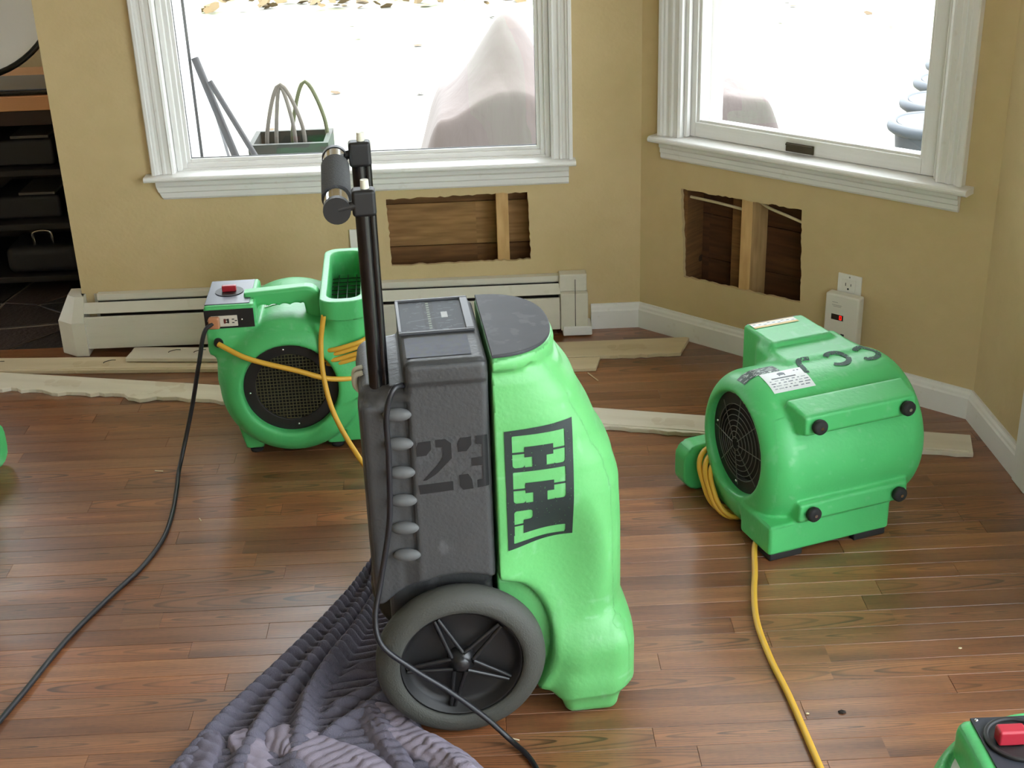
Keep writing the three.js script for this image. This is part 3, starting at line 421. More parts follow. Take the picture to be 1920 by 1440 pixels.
// low drum blower in the near right corner
{ const g = thing('drum_blower', 'round green blower with a red switch knob in the near right corner', 'air mover', [0.83, 0, -1.42], 0, 'green air movers');
  const fD = (x, y, z) => { const q = Math.hypot(x, z); let d = Math.hypot(Math.max(q - 0.192, 0), Math.max(Math.abs(y - 0.15) - 0.11, 0)) + Math.min(Math.max(q - 0.192, Math.abs(y - 0.15) - 0.11), 0) - 0.04; d = smax(d, -Math.max(q - 0.212, 0.286 - y), 0.008); d = smin(d, sRB(x, y, z, -0.075, 0.3, -0.05, 0.088, 0.045, 0.10, 0.02), 0.008); return d; };
  part('housing', sdfMesh(fD, [-0.26, -0.02, -0.26], [0.26, 0.37, 0.26], 0.0055, green()), M.green, g);
  const st = canvasTex(256, 256, (c, w, h) => { c.fillStyle = '#c9ccc6'; c.fillRect(0, 0, w, h); c.strokeStyle = '#1b1f1c'; c.lineWidth = 7; c.beginPath(); c.moveTo(70, 20); c.bezierCurveTo(40, 60, 120, 70, 70, 130); c.bezierCurveTo(40, 170, 90, 200, 50, 250); c.stroke(); c.fillStyle = '#1b1f1c'; c.beginPath(); c.arc(120, 120, 8, 0, 7); c.fill(); c.fillStyle = '#b58f2e'; c.fillRect(170, 0, 50, 256); });
  part('drawing_label', new THREE.RingGeometry(0.09, 0.205, 40, 1, Math.PI * 0.35, Math.PI * 0.85).rotateX(-Math.PI / 2).translate(0, 0.2905, 0), std(0xffffff, 0.45, { map: st }), g, 'white label with black drawing');
  const pl = part('dial_plate', rbox(-0.143, 0.0, 0.3445, 0.348, -0.14, 0.03, 0.001, 1), std(0x2d3038, 0.35), g);
  part('dial_well', holed(0.043, 0.046, 0.003).rotateX(-Math.PI / 2).translate(-0.092, 0.3482, -0.086), M.black, pl); part('dial_disc', cyl(0.043, 0.043, 0.001, 36).translate(-0.092, 0.3487, -0.086), M.black, pl);
  part('switch_knob', rbox(-0.126, -0.086, 0.3495, 0.374, -0.094, -0.072, 0.004), std(0xa32434, 0.38), pl, 'red switch knob'); part('plate_screw', new THREE.SphereGeometry(0.003, 8, 6).translate(-0.136, 0.348, -0.133), M.chrome, pl);
}
console.log('air movers');
// ------------------------------------------------------------------ dehumidifier: x forward, z towards the viewer's side
const DH = thing('dehumidifier', 'tall wheeled dehumidifier, green front and dark grey back, marked 23', 'dehumidifier', [-0.094, 0, -2.171], 5 * Math.PI / 180);
const curve = (tab, y) => { let i = 0; while (i < tab.length - 2 && y > tab[i + 1][0]) i++; const [y0, v0] = tab[i], [y1, v1] = tab[i + 1], t = clamp((y - y0) / (y1 - y0)); return mixn(v0, v1, t * t * (3 - 2 * t) * 0.5 + t * 0.5); };
const XF = [[-0.05, 0.325], [0.04, 0.333], [0.2, 0.336], [0.36, 0.335], [0.46, 0.331], [0.515, 0.318], [0.57, 0.291], [0.65, 0.256], [0.7, 0.226], [0.72, 0.208], [0.76, 0.2]];
const WS = [[-0.05, 0.132], [0.16, 0.132], [0.3, 0.143], [0.45, 0.145], [0.62, 0.144], [0.69, 0.138], [0.715, 0.131], [0.76, 0.13]];
function Dsh(x, z, xf, w, n) { const u = Math.max(0, (x - 0.07)) / (xf - 0.07), v = Math.abs(z) / w; return (Math.pow(Math.pow(u, n) + Math.pow(v, n), 1 / n) - 1) * 0.13; }
function fGreen(x, y, z) {
  let d = Dsh(x, z, curve(XF, y), curve(WS, y), 3.3);
  d = smax(d, 0.05 - y, 0.02); d = smax(d, y - 0.74, 0.008);
  d = smin(d, smax(Dsh(x, z, 0.219, 0.15, 2.3), Math.abs(y - 0.731) - 0.013, 0.012), 0.014);
  // feet and the bulged toe
  d = smin(d, Math.max(sRB(x, y, z, 0.275, 0.06, 0, 0.07, 0.115, 0.143, 0.045), -y + 0.055), 0.045);
  d = smin(d, sRB(x, y, Math.abs(z), 0.262, 0.04, 0.105, 0.052, 0.04, 0.037, 0.02), 0.03);
  // wheel arch
  const hub = Math.hypot(x - 0.02, y - 0.155); d = smax(d, -Math.max(hub - 0.172, 0.092 - Math.abs(z)), 0.014);
  { const sc = Math.hypot((x - 0.212) * 1.35, (y - 0.305) * 0.85, Math.abs(z) - 0.29) - 0.191; d = smax(d, -sc, 0.03); }
  d = smax(d, -1, 0.001);
  // dimple under the lip
  const dm = Math.hypot((x - 0.178) / 2.2, (y - 0.717) / 0.75, (Math.abs(z) - 0.128) / 1.0) - 0.010; d = smax(d, -dm, 0.004);
  return Math.max(d, 0.0965 - x);
}
part('green_shell', sdfMesh(fGreen, [0.085, -0.01, -0.17], [0.365, 0.765, 0.17], 0.0048, (x, y, z) => { const c = green([0.12, 0.43, 0.135])(x, y, z); return c; }), M.green, DH, 'green moulded shell');
function fDark(x, y, z) {
  const az = Math.abs(z), wc = y > 0.712 ? 0.1455 : mixn(0.1455, 0.139, sstep(0.712, 0.7, y));
  let d = sRB(x, y, z, 0.0215, 0.515, 0, 0.0705, 0.231, wc, 0.014);
  const tw = 0.137 - clamp((-0.045 - x) / 0.08) * 0.03; d = smin(d, sRB(x, y, z, -0.075, 0.49, 0, 0.05, 0.205, tw, 0.02), 0.006);
  d = smin(d, sRB(x, y, az, -0.097, 0.47, 0.098, 0.029, 0.2, 0.029, 0.014), 0.01);
  d = smax(d, -Math.max(Math.hypot(x - 0.02, y - 0.155) - 0.175, 0.093 - az), 0.01);
  d = smin(d, sRB(x, y, z, -0.005, 0.2, 0, 0.095, 0.13, 0.09, 0.02), 0.01);
  d = smax(d, -sRB(x, y, az, -0.066, 0.52, 0.142, 0.02, 0.155, 0.013, 0.008), 0.006); // hand recess
  return Math.max(d, x - 0.0915);
}
const greyPaint = (x, y, z) => { const n = fbm(x * 8, y * 5, z * 8 + 4, 4) - 0.5, s = sstep(0.68, 0.82, fbm(x * 50, y * 18, z * 50, 3)), b = 0.05 * (1 + n * 0.6) + s * 0.035; return [b * 0.97, b, b * 1.03]; };
M.shellGrey = std(0xffffff, 0.5, { vertexColors: true, bumpMap: rep(fineBump, 8, 8), bumpScale: 0.0005 });
part('grey_housing', sdfMesh(fDark, [-0.145, 0.05, -0.165], [0.105, 0.765, 0.165], 0.0045, greyPaint), M.shellGrey, DH, 'dark grey moulded housing');
for (const s of [1, -1]) for (let k = 0; k < 6; k++) part('finger_rib', new THREE.SphereGeometry(1, 18, 12).scale(0.025, 0.0115, 0.012).rotateY(s * -0.12).translate(-0.064, 0.652 - k * 0.0545, s * 0.134), std(0x585959, 0.65), DH);
{ // grey pad on the green top
  const s = new THREE.Shape(); s.moveTo(0.1, -0.143); for (let i = 0; i <= 40; i++) { const a = -Math.PI / 2 + Math.PI * i / 40; s.lineTo(0.1 + 0.111 * Math.pow(Math.cos(a), 0.87), 0.143 * Math.sign(Math.sin(a)) * Math.pow(Math.abs(Math.sin(a)), 0.87)); } s.lineTo(0.1, 0.143);
  const t = dataTex(256, 256, (x, y) => { const v = tilefbm(x, y, 256, 4, 5), w = sstep(0.62, 0.75, tilefbm(x, y, 256, 16, 3)) * 24, sc = Math.hypot(x - 60, y - 196) < 4 || Math.hypot((x - 55) / 8, (y - 208) / 3) < 1 ? 130 : 0; return [74 + 40 * (v - 0.5) + w + sc, 75 + 40 * (v - 0.5) + w + sc, 82 + 38 * (v - 0.5) + w + sc]; });
  const g = new THREE.ExtrudeGeometry(s, { depth: 0.003, bevelEnabled: true, bevelSize: 0.002, bevelThickness: 0.0015, bevelSegments: 2, curveSegments: 12 }); g.rotateX(Math.PI / 2); g.translate(0, 0.7492, 0); metreUV(g, 3.4); part('top_pad', g, std(0xb4b4b4, 0.6, { map: t }), DH, 'scuffed slate grey top pad'); }
{ // control panel
  const f = part('panel_bezel', merge([rbox(-0.05, 0.083, 0.7455, 0.7505, -0.146, -0.138, 0.002, 1), rbox(-0.05, 0.083, 0.7455, 0.7505, 0.012, 0.02, 0.002, 1), rbox(-0.05, -0.043, 0.7455, 0.7505, -0.139, 0.013, 0.002, 1), rbox(0.068, 0.083, 0.7455, 0.7505, -0.139, 0.013, 0.002, 1)]), std(0x3f4043, 0.45), DH);
  const t = canvasTex(256, 320, (c, w, h) => { c.fillStyle = '#3c434d'; c.fillRect(0, 0, w, h); c.fillStyle = '#2b3038'; c.fillRect(96, 10, 44, h - 20); c.fillStyle = '#8d98a2'; for (let i = 0; i < 60; i++) c.fillRect(16 + hash(i, 1, 2) * 220, 12 + hash(i, 2, 2) * 290, 4 + hash(i, 3, 2) * 22, 3); c.fillStyle = '#aab6a0'; for (let i = 0; i < 12; i++) c.fillRect(112, 24 + i * 23, 12, 13); c.fillStyle = '#e9ecec'; c.fillRect(168, 128, 26, 58); c.strokeStyle = '#b9c3cc'; c.lineWidth = 2; c.beginPath(); c.moveTo(30, 210); c.lineTo(210, 170); c.moveTo(60, 250); c.lineTo(130, 290); c.stroke(); });
  part('control_panel', new THREE.PlaneGeometry(0.112, 0.153).rotateX(-Math.PI / 2).translate(0.0125, 0.7475, -0.063), std(0xc8c8c8, 0.62, { map: t }), f, 'worn control panel with faded print');
  const t2 = dataTex(128, 128, (x, y) => { const v = tilefbm(x, y, 128, 8, 4), k = tilefbm(x * 3, y, 128, 8, 3); return [88 + 26 * v, 92 + 26 * v, 104 + 30 * k]; });
  part('faded_label', new THREE.PlaneGeometry(0.108, 0.085).rotateX(-Math.PI / 2).translate(0.0125, 0.7468, 0.078), std(0xb8b8b8, 0.62, { map: t2 }), f, 'faded blue grey label'); }
{ // stencilled marks on the side
  const n23 = canvasTex(512, 400, (c, w, h) => { c.clearRect(0, 0, w, h); c.fillStyle = '#141416'; const P = (pts) => { c.beginPath(); pts.forEach(([x, y], i) => i ? c.lineTo(x, y) : c.moveTo(x, y)); c.closePath(); c.fill(); };
    P([[6, 60], [22, 24], [104, 18], [104, 78], [70, 118], [8, 120]]); P([[134, 14], [200, 14], [236, 46], [236, 150], [130, 252], [60, 292], [40, 292], [150, 176], [178, 140], [178, 70], [134, 66]]); P([[6, 322], [236, 312], [236, 376], [14, 388]]);
    P([[276, 56], [300, 14], [368, 10], [368, 66], [336, 108], [278, 110]]); P([[396, 8], [470, 8], [506, 40], [506, 340], [470, 366], [396, 372], [396, 318], [436, 312], [436, 216], [364, 216], [364, 160], [436, 156], [436, 68], [396, 64]]); P([[278, 274], [338, 270], [362, 312], [368, 376], [300, 380], [278, 350]]); });
  part('stencil_number', patch(fDark, [-0.038, 0.497, 0.17], [0.133, 0, 0], [0, 0.109, 0], [0, 0, -1], 14, 10, 0.0012, 0.2), std(0xffffff, 0.6, { map: n23, transparent: true }), DH, 'stencilled black number 23');
  const cc = canvasTex(384, 768, (c, w, h) => { c.clearRect(0, 0, w, h); c.fillStyle = '#1f2a29'; c.beginPath(); c.moveTo(4, 20); c.lineTo(w - 4, 4); c.lineTo(w - 6, h - 26); c.lineTo(6, h - 4); c.fill(); c.globalCompositeOperation = 'destination-out'; c.fillStyle = '#000';
    const R = (x, y, ww, hh, r = 18) => { c.beginPath(); c.roundRect ? c.roundRect(x, y, ww, hh, r) : c.rect(x, y, ww, hh); c.fill(); };
    // letters turned a quarter clockwise and read from the top down
    for (const y of [52, 270]) { R(44, y, 290, 70, 6); R(44, y, 66, 192); R(268, y, 66, 192); R(110, y + 132, 42, 60, 4); R(230, y + 132, 42, 60, 4); }
    R(40, 668, 298, 58, 6); R(44, 510, 104, 62); R(44, 510, 52, 168);
    c.globalCompositeOperation = 'source-over'; c.fillStyle = '#1f2a29'; for (const [x, y, a, b] of [[40, 150, 72, 12], [266, 150, 72, 12], [40, 372, 72, 12], [266, 360, 72, 12], [40, 596, 60, 12]]) c.fillRect(x, y, a, b);
    c.globalCompositeOperation = 'destination-out'; for (let i = 0; i < 160; i++) { c.beginPath(); c.arc(hash(i, 5, 8) * w, hash(i, 6, 8) * h, 0.6 + hash(i, 7, 8) * 1.8, 0, 7); c.fill(); } });
  part('stencil_letters', patch(fGreen, [0.112, 0.372, 0.18], [0.123, 0, 0], [0, 0.243, 0], [0, 0, -1], 14, 24, 0.0013, 0.2), std(0xffffff, 0.6, { map: cc, transparent: true }), DH, 'stencilled letters in a black frame'); }
for (const s of [1, -1]) { // wheels
  const tyre = [[0.112, 0.002], [0.115, -0.003], [0.124, -0.0055], [0.138, -0.003], [0.149, 0.006], [0.155, 0.018], [0.155, 0.03], [0.149, 0.042], [0.13, 0.05], [0.116, 0.05], [0.112, 0.044]];
  const w = part('wheel', new THREE.LatheGeometry(tyre.concat([tyre[0]]).map((p) => new THREE.Vector2(...p)), 72).rotateX(-Math.PI / 2 * s).translate(0.02, 0.155, s * 0.165), std(0x41423d, 0.68, { bumpMap: rep(fineBump, 10, 3), bumpScale: 0.0006 }), DH, 'grey rubber tyre');
  const o = (g) => { if (s < 0) g.rotateY(Math.PI); return g.translate(0.02, 0.155, 0); };
  part('rim', o(new THREE.LatheGeometry([[0.008, 0.138], [0.05, 0.137], [0.09, 0.133], [0.101, 0.142], [0.107, 0.158], [0.1135, 0.160], [0.1135, 0.125], [0.008, 0.125]].map((p) => new THREE.Vector2(...p)), 60).rotateX(Math.PI / 2)), M.black, w, 'black dished rim');
  for (let k = 0; k < 5; k++) { const a = 2.0 + k * Math.PI * 2 / 5, ca = Math.cos(a), sa = Math.sin(a), nx = -sa * 0.007, ny = ca * 0.007; part('spoke', o(merge([-1, 1].map((q) => bar([0.018 * ca + nx * q * 1.6, 0.018 * sa + ny * q * 1.6, 0.153], [0.1 * ca + nx * q * 0.5, 0.1 * sa + ny * q * 0.5, 0.146], 0.0042, 8)))), std(0x1c1c1e, 0.35), w); }
  part('hub_cap', o(new THREE.LatheGeometry([[0.0001, 0.168], [0.01, 0.1665], [0.0145, 0.162], [0.0155, 0.156], [0.024, 0.152], [0.026, 0.138]].map((p) => new THREE.Vector2(...p)), 28).rotateX(Math.PI / 2)), std(0x1e1e20, 0.28), w);
}
{ // handle: two tubes, foam grip between chromed ends
  const h = new THREE.Group(); h.name = 'handle'; DH.add(h);
  for (const [z, y] of [[0.098, 1.03], [-0.098, 1.058]]) {
    part('tube', merge([bar([-0.094, 0.6, z], [-0.094, y, z], 0.0125, 18), bar([-0.080, 0.64, z], [-0.080, y - 0.012, z], 0.0075, 12)]), M.blackGloss, h, 'glossy black tube');
    part('tube_head', merge([rbox(-0.110, -0.072, y - 0.04, y + 0.003, z - 0.0155, z + 0.0155, 0.006), bar([-0.1, y - 0.02, z + Math.sign(z) * 0.008], [-0.132, y - 0.026, z + Math.sign(z) * 0.008], 0.0075, 16), cyl(0.022, 0.022, 0.014, 24).rotateX(Math.PI / 2).translate(-0.134, y - 0.027, z + Math.sign(z) * 0.008)]), M.black, h);
    part('release_button', cyl(0.007, 0.0065, 0.014, 16).translate(-0.088, y + 0.01, z), std(0xd8d6c2, 0.5), h, 'cream release button');
    part('socket_collar', cyl(0.02, 0.017, 0.02, 20).translate(-0.094, 0.667, z), M.black, h);
  }
  part('grip_tube', bar([-0.134, 1.003, 0.099], [-0.134, 1.031, -0.099], 0.0205, 24), M.chrome, h, 'chromed tube'); part('grip', bar([-0.134, 1.008, 0.060], [-0.134, 1.026, -0.066], 0.024, 28), std(0x47484a, 0.85, { bumpMap: rep(fineBump, 3, 3), bumpScale: 0.001 }), h, 'grey foam grip');
}
part('cord_hook', merge([tube([[-0.118, 0.655, 0.02], [-0.13, 0.672, 0.02], [-0.128, 0.69, 0.02], [-0.115, 0.694, 0.02]], 0.005, 20, 8), tube([[-0.118, 0.655, 0.045], [-0.13, 0.672, 0.045], [-0.128, 0.69, 0.045], [-0.115, 0.694, 0.045]], 0.005, 20, 8)]), std(0xbdb9a4, 0.6), DH, 'pale cord hooks');
console.log('dehumidifier');
// ------------------------------------------------------------------ baseboard heater on the window wall
{ const g = thing('baseboard_heater', 'long cream metal baseboard heater under the picture window', 'heater', [0, 0, ZF]);
  const P = (n, geo, m, l) => part(n, geo, m, g, l);
  P('back_plate', box(-1.2, 0.27, 0.03, 0.185, 0.0008, 0.003), M.heater); P('hood', merge([rbox(-1.185, 0.252, 0.186, 0.1905, 0.0015, 0.028, 0.001, 1), rbox(-1.185, 0.252, 0.172, 0.19, 0.0265, 0.0285, 0.0008, 1)]), M.heater);
  P('damper', horizProfile([[0.03, 0.166], [0.033, 0.167], [0.0555, 0.139], [0.0535, 0.137]], -1.235, 0.252, 0), M.heater);
  P('fin_tube', merge([bar([-1.19, 0.085, 0.032], [0.26, 0.085, 0.032], 0.011, 12), ...Array.from({ length: 90 }, (_, i) => box(-1.15 + i * 0.0155, -1.1492 + i * 0.0155, 0.06, 0.112, 0.01, 0.053))]), std(0x4a4038, 0.5, { metalness: 0.5 }));
  { const f = rbox(-1.228, 0.25, 0.024, 0.127, 0.0595, 0.0625, 0.001, 1); f.rotateX(0.0); P('front_cover', merge([f, rbox(-1.228, 0.25, 0.12, 0.128, 0.052, 0.0615, 0.001, 1)]), M.heater); }
  P('dark_recess', box(-1.19, 0.25, 0.004, 0.16, 0.0032, 0.0042), M.heaterIn);
  // right end cap
  { const e = P('end_cap', merge([rbox(0.252, 0.338, 0.02, 0.142, 0.001, 0.068, 0.004), rbox(0.25, 0.336, 0.142, 0.198, 0.001, 0.045, 0.004)]), M.heater, 'white metal end cap'); part('cap_lip', rbox(0.258, 0.35, 0.004, 0.034, 0.0005, 0.074, 0.004), M.trim, e); part('cap_seam', box(0.297, 0.299, 0.024, 0.19, 0.0681, 0.0684), M.heaterIn, e); }
  // left end cap wraps past the corner of the wall
  { const s = new THREE.Shape([[-1.225, 0.0735], [-1.262, 0.0735], [-1.312, 0.035], [-1.318, -0.05], [-1.24, -0.05], [-1.24, 0.002], [-1.225, 0.002]].map((p) => new THREE.Vector2(p[0], -p[1])));
    const lower = new THREE.ExtrudeGeometry(s, { depth: 0.108, bevelEnabled: true, bevelSize: 0.0015, bevelThickness: 0.0015, bevelSegments: 1 }); lower.rotateX(-Math.PI / 2); lower.translate(0, 0.006, 0);
    const pos = []; const lo = [[-1.225, 0.0735], [-1.262, 0.0735], [-1.312, 0.035], [-1.318, -0.05], [-1.24, -0.05], [-1.24, 0.002], [-1.225, 0.002]], hi = [[-1.225, 0.032], [-1.252, 0.032], [-1.28, 0.006], [-1.283, -0.05], [-1.24, -0.05], [-1.24, 0.002], [-1.225, 0.002]];
    for (let i = 0; i < 7; i++) { const j = (i + 1) % 7, a = [lo[i][0], 0.116, lo[i][1]], b = [lo[j][0], 0.116, lo[j][1]], c = [hi[j][0], 0.186, hi[j][1]], d = [hi[i][0], 0.186, hi[i][1]]; pos.push(...a, ...c, ...b, ...a, ...d, ...c); }
    for (let i = 1; i < 6; i++) pos.push(hi[0][0], 0.186, hi[0][1], hi[i + 1][0], 0.186, hi[i + 1][1], hi[i][0], 0.186, hi[i][1]);
    const top = new THREE.BufferGeometry(); top.setAttribute('position', new THREE.Float32BufferAttribute(pos, 3)); for (let i = 0; i < pos.length; i += 9) { const t = pos.slice(i + 3, i + 6); for (let q = 0; q < 3; q++) { top.attributes.position.array[i + 3 + q] = pos[i + 6 + q]; top.attributes.position.array[i + 6 + q] = t[q]; } } top.computeVertexNormals(); metreUV(top);
    P('end_cap', merge([lower, top]), M.heater, 'cream corner end cap'); }
}
// ------------------------------------------------------------------ pulled off trim boards on the floor
function board(label, p0, p1, w, th, y, mat, o = {}) { // p0, p1: centre line ends on the floor
  const L = Math.hypot(p1[0] - p0[0], p1[1] - p0[1]), ang = Math.atan2(p1[1] - p0[1], p1[0] - p0[0]), n = Math.round(L / 0.02), a = [], b = [];
  for (let i = 0; i <= n; i++) { const x = L * i / n, j = o.jag ? o.jag * Math.pow(fbm(x * 25 + label.length, 3, 1, 3), 2) * (noise(x * 90, label.length) > 0.45 ? 1 : 0.35) : 0; a.push([x, -w / 2]); b.push([x, w / 2 + j]); }
  if (o.cut) { a[n][0] += o.cut; } if (o.cut0) a[0][0] -= o.cut0;
  const s = new THREE.Shape([...a, ...b.reverse()].map((p) => new THREE.Vector2(p[0], -p[1])));
  const g = new THREE.ExtrudeGeometry(s, { depth: th, bevelEnabled: true, bevelSize: 0.0012, bevelThickness: 0.0012, bevelSegments: 1 }); g.rotateX(-Math.PI / 2); metreUV(g, 1.1);
  const t = thing('trim_board', label, 'trim board', [p0[0], y, p0[1]], -ang, 'pulled off trim boards on the floor');
  part('plank', g, mat, t); if (o.ridge) part('ridge', rbox(0.01, L - 0.01, th - 0.001, th + 0.004, w / 2 - 0.018, w / 2 - 0.004, 0.002, 1), mat, t);
  for (const k of o.nails || []) part('nail', tube([[k, th - 0.002, -0.005], [k + 0.004, th + 0.006, 0.004], [k + 0.022, th + 0.007, -0.01], [k + 0.034, th + 0.004, -0.018]], 0.0011, 10, 5), nailM, t);
  return t;
}
board('cream trim board on the floor in front of the heater, bent nails on it', [-1.62, -3.868], [-0.77, -3.80], 0.098, 0.010, 0.0015, M.looseC, { ridge: true, nails: [0.11, 0.46] });
board('white trim board lying on top of the cream board beside the air mover', [-1.085, -3.872], [-0.6, -3.815], 0.085, 0.009, 0.0175, M.looseB, { nails: [0.12, 0.2] });
board('white trim board with ragged paint along its front edge at the left', [-1.66, -3.795], [-0.62, -3.545], 0.092, 0.010, 0.0015, M.looseA, { jag: 0.05, nails: [] });
board('bare wood trim board with a mitred end below the wall corner', [0.02, -3.79], [0.60, -3.787], 0.112, 0.010, 0.0015, M.looseC, { cut: 0.045, jag: 0.02 });
board('short broken trim board half under the bare mitred board', [0.05, -3.685], [0.335, -3.682], 0.082, 0.008, 0.0015, M.looseC, { cut: 0.02 });
board('long white trim board running behind the flat air mover to the door', [0.1, -3.368], [1.25, -3.05], 0.104, 0.010, 0.0015, M.looseB, { jag: 0.022, ridge: true });
solo('wood_splinter', bar([0.31, 0.005, -3.62], [0.335, 0.003, -3.565], 0.0018, 5), M.looseC, 'thin pale wood splinter beside the short broken board', 'splinter');

// ------------------------------------------------------------------ outlet and plug-in alarm on the angled wall, cables in the wall
{ const g = thing('wall_outlet', 'white duplex wall outlet on the angled wall', 'outlet'); g.applyMatrix4(FR);
  part('cover_plate', rbox(0.687, 0.759, 0.212, 0.328, 0.0005, 0.006, 0.002), M.white, g); part('receptacle', rbox(0.701, 0.743, 0.279, 0.314, 0.0061, 0.0085, 0.004), std(0xe2e0d8, 0.4), g);
  part('slots', merge([box(0.7125, 0.7145, 0.295, 0.304, 0.0084, 0.0089), box(0.7285, 0.7305, 0.296, 0.303, 0.0084, 0.0089), cyl(0.003, 0.003, 0.0006, 12).rotateX(Math.PI / 2).translate(0.7215, 0.287, 0.0087)]), M.black, g); part('plate_screw', new THREE.SphereGeometry(0.0028, 8, 6).scale(1, 1, 0.4).translate(0.723, 0.321, 0.0062), std(0x9a968c, 0.4), g); }
{ const g = thing('gas_alarm', 'white plug-in alarm with a red digit display below the outlet', 'alarm'); g.applyMatrix4(FR);
  part('case', rbox(0.672, 0.775, 0.132, 0.278, 0.0095, 0.042, 0.006, 3), std(0xdedbd0, 0.42), g);
  const d = part('display_window', rbox(0.694, 0.731, 0.203, 0.2195, 0.0418, 0.0427, 0.0004, 1), std(0x17100f, 0.2), g);
  const dg = []; const x = 0.7195, y = 0.206; for (const [a, b, c, e] of [[0, 0.0065, 0, 0.0012], [0, 0.0065, 0.0098, 0.011], [0, 0.0012, 0, 0.011], [0.0053, 0.0065, 0, 0.011]]) dg.push(box(x + a, x + b, y + c, y + e, 0.0427, 0.0431));
  part('display_digit', merge(dg), std(0x300000, 0.5, { emissive: 0xff1206, emissiveIntensity: 2.2 }), d, 'glowing red zero');
  part('test_button', rbox(0.7265, 0.737, 0.157, 0.165, 0.0418, 0.0432, 0.0006, 1), std(0x20201f, 0.5), g); const pr = []; for (const [a, l, yy] of [[0.694, 0.018, 0.2535], [0.694, 0.03, 0.2455], [0.698, 0.024, 0.2415]]) pr.push(box(a, a + l, yy, yy + 0.0018, 0.0419, 0.0422)); part('print', merge(pr), std(0xa9a69d, 0.6), g); }
{ const m = std(0xcfc09a, 0.55); const t = (pts) => tube(pts.map(([s, y, z]) => V3(s, y, z).applyMatrix4(FR).toArray()), 0.0045, 40, 8);
  solo('electrical_cable', t([[0.08, 0.452, -0.03], [0.17, 0.447, -0.03], [0.26, 0.446, -0.028], [0.36, 0.436, -0.04]]), m, 'pale cable left of the stud inside the hole in the angled wall', 'cable');
  solo('electrical_cable', t([[0.38, 0.47, -0.055], [0.43, 0.462, -0.03], [0.5, 0.45, -0.024], [0.57, 0.437, -0.022], [0.62, 0.43, -0.022]]), m, 'pale cable right of the stud inside the hole in the angled wall', 'cable'); }
solo('wall_switch', rbox(-0.392, -0.34, 0.255, 0.36, ZF + 0.0005, ZF + 0.007, 0.003), M.white, 'white cover plate on the window wall behind the handle', 'cover plate');
// ------------------------------------------------------------------ cords
solo('extension_cord', tube([[0.62, 0.02, -2.66], [0.598, 0.012, -2.6], [0.578, 0.0068, -2.5], [0.560, 0.0068, -2.42], [0.545, 0.0068, -2.317], [0.546, 0.0068, -2.188], [0.556, 0.0068, -2.068], [0.561, 0.0068, -1.958], [0.567, 0.0068, -1.83], [0.58, 0.0068, -1.65]], 0.0066, 140, 9), M.yellow, 'yellow power cord running over the floor from the flat air mover', 'cord');
{ const L = (x, y, z) => V3(x, y, z).applyAxisAngle(V3(0, 1, 0), up).add(am1.position);
  const pl = L(-0.176, 0.384, 0.172); const g = thing('power_cord', 'black power cord from the standing air mover across the floor', 'cord');
  part('cable', tube([[pl.x, pl.y, pl.z + 0.008], [pl.x - 0.018, pl.y - 0.012, pl.z + 0.016], [pl.x - 0.045, pl.y - 0.1, pl.z + 0.02], [-0.752, 0.16, -3.165], [-0.785, 0.05, -3.15], [-0.795, 0.008, -3.11], [-0.784, 0.0058, -3.02], [-0.771, 0.0058, -2.9], [-0.768, 0.0058, -2.77], [-0.79, 0.0058, -2.65], [-0.835, 0.0058, -2.53], [-0.888, 0.0058, -2.375], [-0.931, 0.0058, -2.182], [-0.97, 0.0058, -2.03], [-1.03, 0.0058, -1.85]], 0.0056, 220, 9), M.cordBlack, g);
  part('plug', rbox(-0.012, 0.016, -0.016, 0.014, -0.007, 0.012, 0.005).translate(pl.x, pl.y, pl.z), phys({ color: 0xd89a72, roughness: 0.2, transmission: 0.35, thickness: 0 }), g, 'translucent plug with copper glint');
  const q = [L(-0.17, 0.327, 0.178), L(-0.1, 0.30, 0.215), L(0.02, 0.262, 0.225), L(0.11, 0.23, 0.22), L(0.2, 0.215, 0.16), L(0.225, 0.24, 0.05)];
  solo('power_cord', tube(q.map((v) => v.toArray()), 0.0068, 90, 9), M.yellow, 'yellow cord crossing the mesh inlet of the standing air mover', 'cord');
  const w = [L(0.10, 0.395, 0.2), L(0.088, 0.33, 0.205), L(0.087, 0.25, 0.225), L(0.105, 0.16, 0.26), L(0.15, 0.07, 0.30), L(0.205, 0.012, 0.36), L(0.3, -0.0035, 0.43)];
  solo('power_cord', tube(w.map((v) => v.toArray()), 0.0066, 90, 9), M.yellow, 'yellow cord end hanging down from the coil to the floor', 'cord');
}
{ const D = (x, y, z) => V3(x, y, z).applyAxisAngle(V3(0, 1, 0), 5 * Math.PI / 180).add(DH.position).toArray();
  solo('power_cord', tube([D(-0.045, 0.70, 0.12), D(-0.066, 0.705, 0.146), D(-0.08, 0.67, 0.152), D(-0.083, 0.58, 0.15), D(-0.09, 0.46, 0.15), D(-0.112, 0.35, 0.155), D(-0.128, 0.28, 0.172), D(-0.122, 0.235, 0.186), D(-0.07, 0.178, 0.19), D(-0.01, 0.125, 0.192), D(0.055, 0.06, 0.197), D(0.098, 0.014, 0.21), D(0.125, 0.0058, 0.25), D(0.14, 0.0058, 0.31), D(0.16, 0.0058, 0.42)], 0.0052, 160, 9), M.cordBlack, 'black cord hanging down the side of the dehumidifier and over its wheel', 'cord'); }
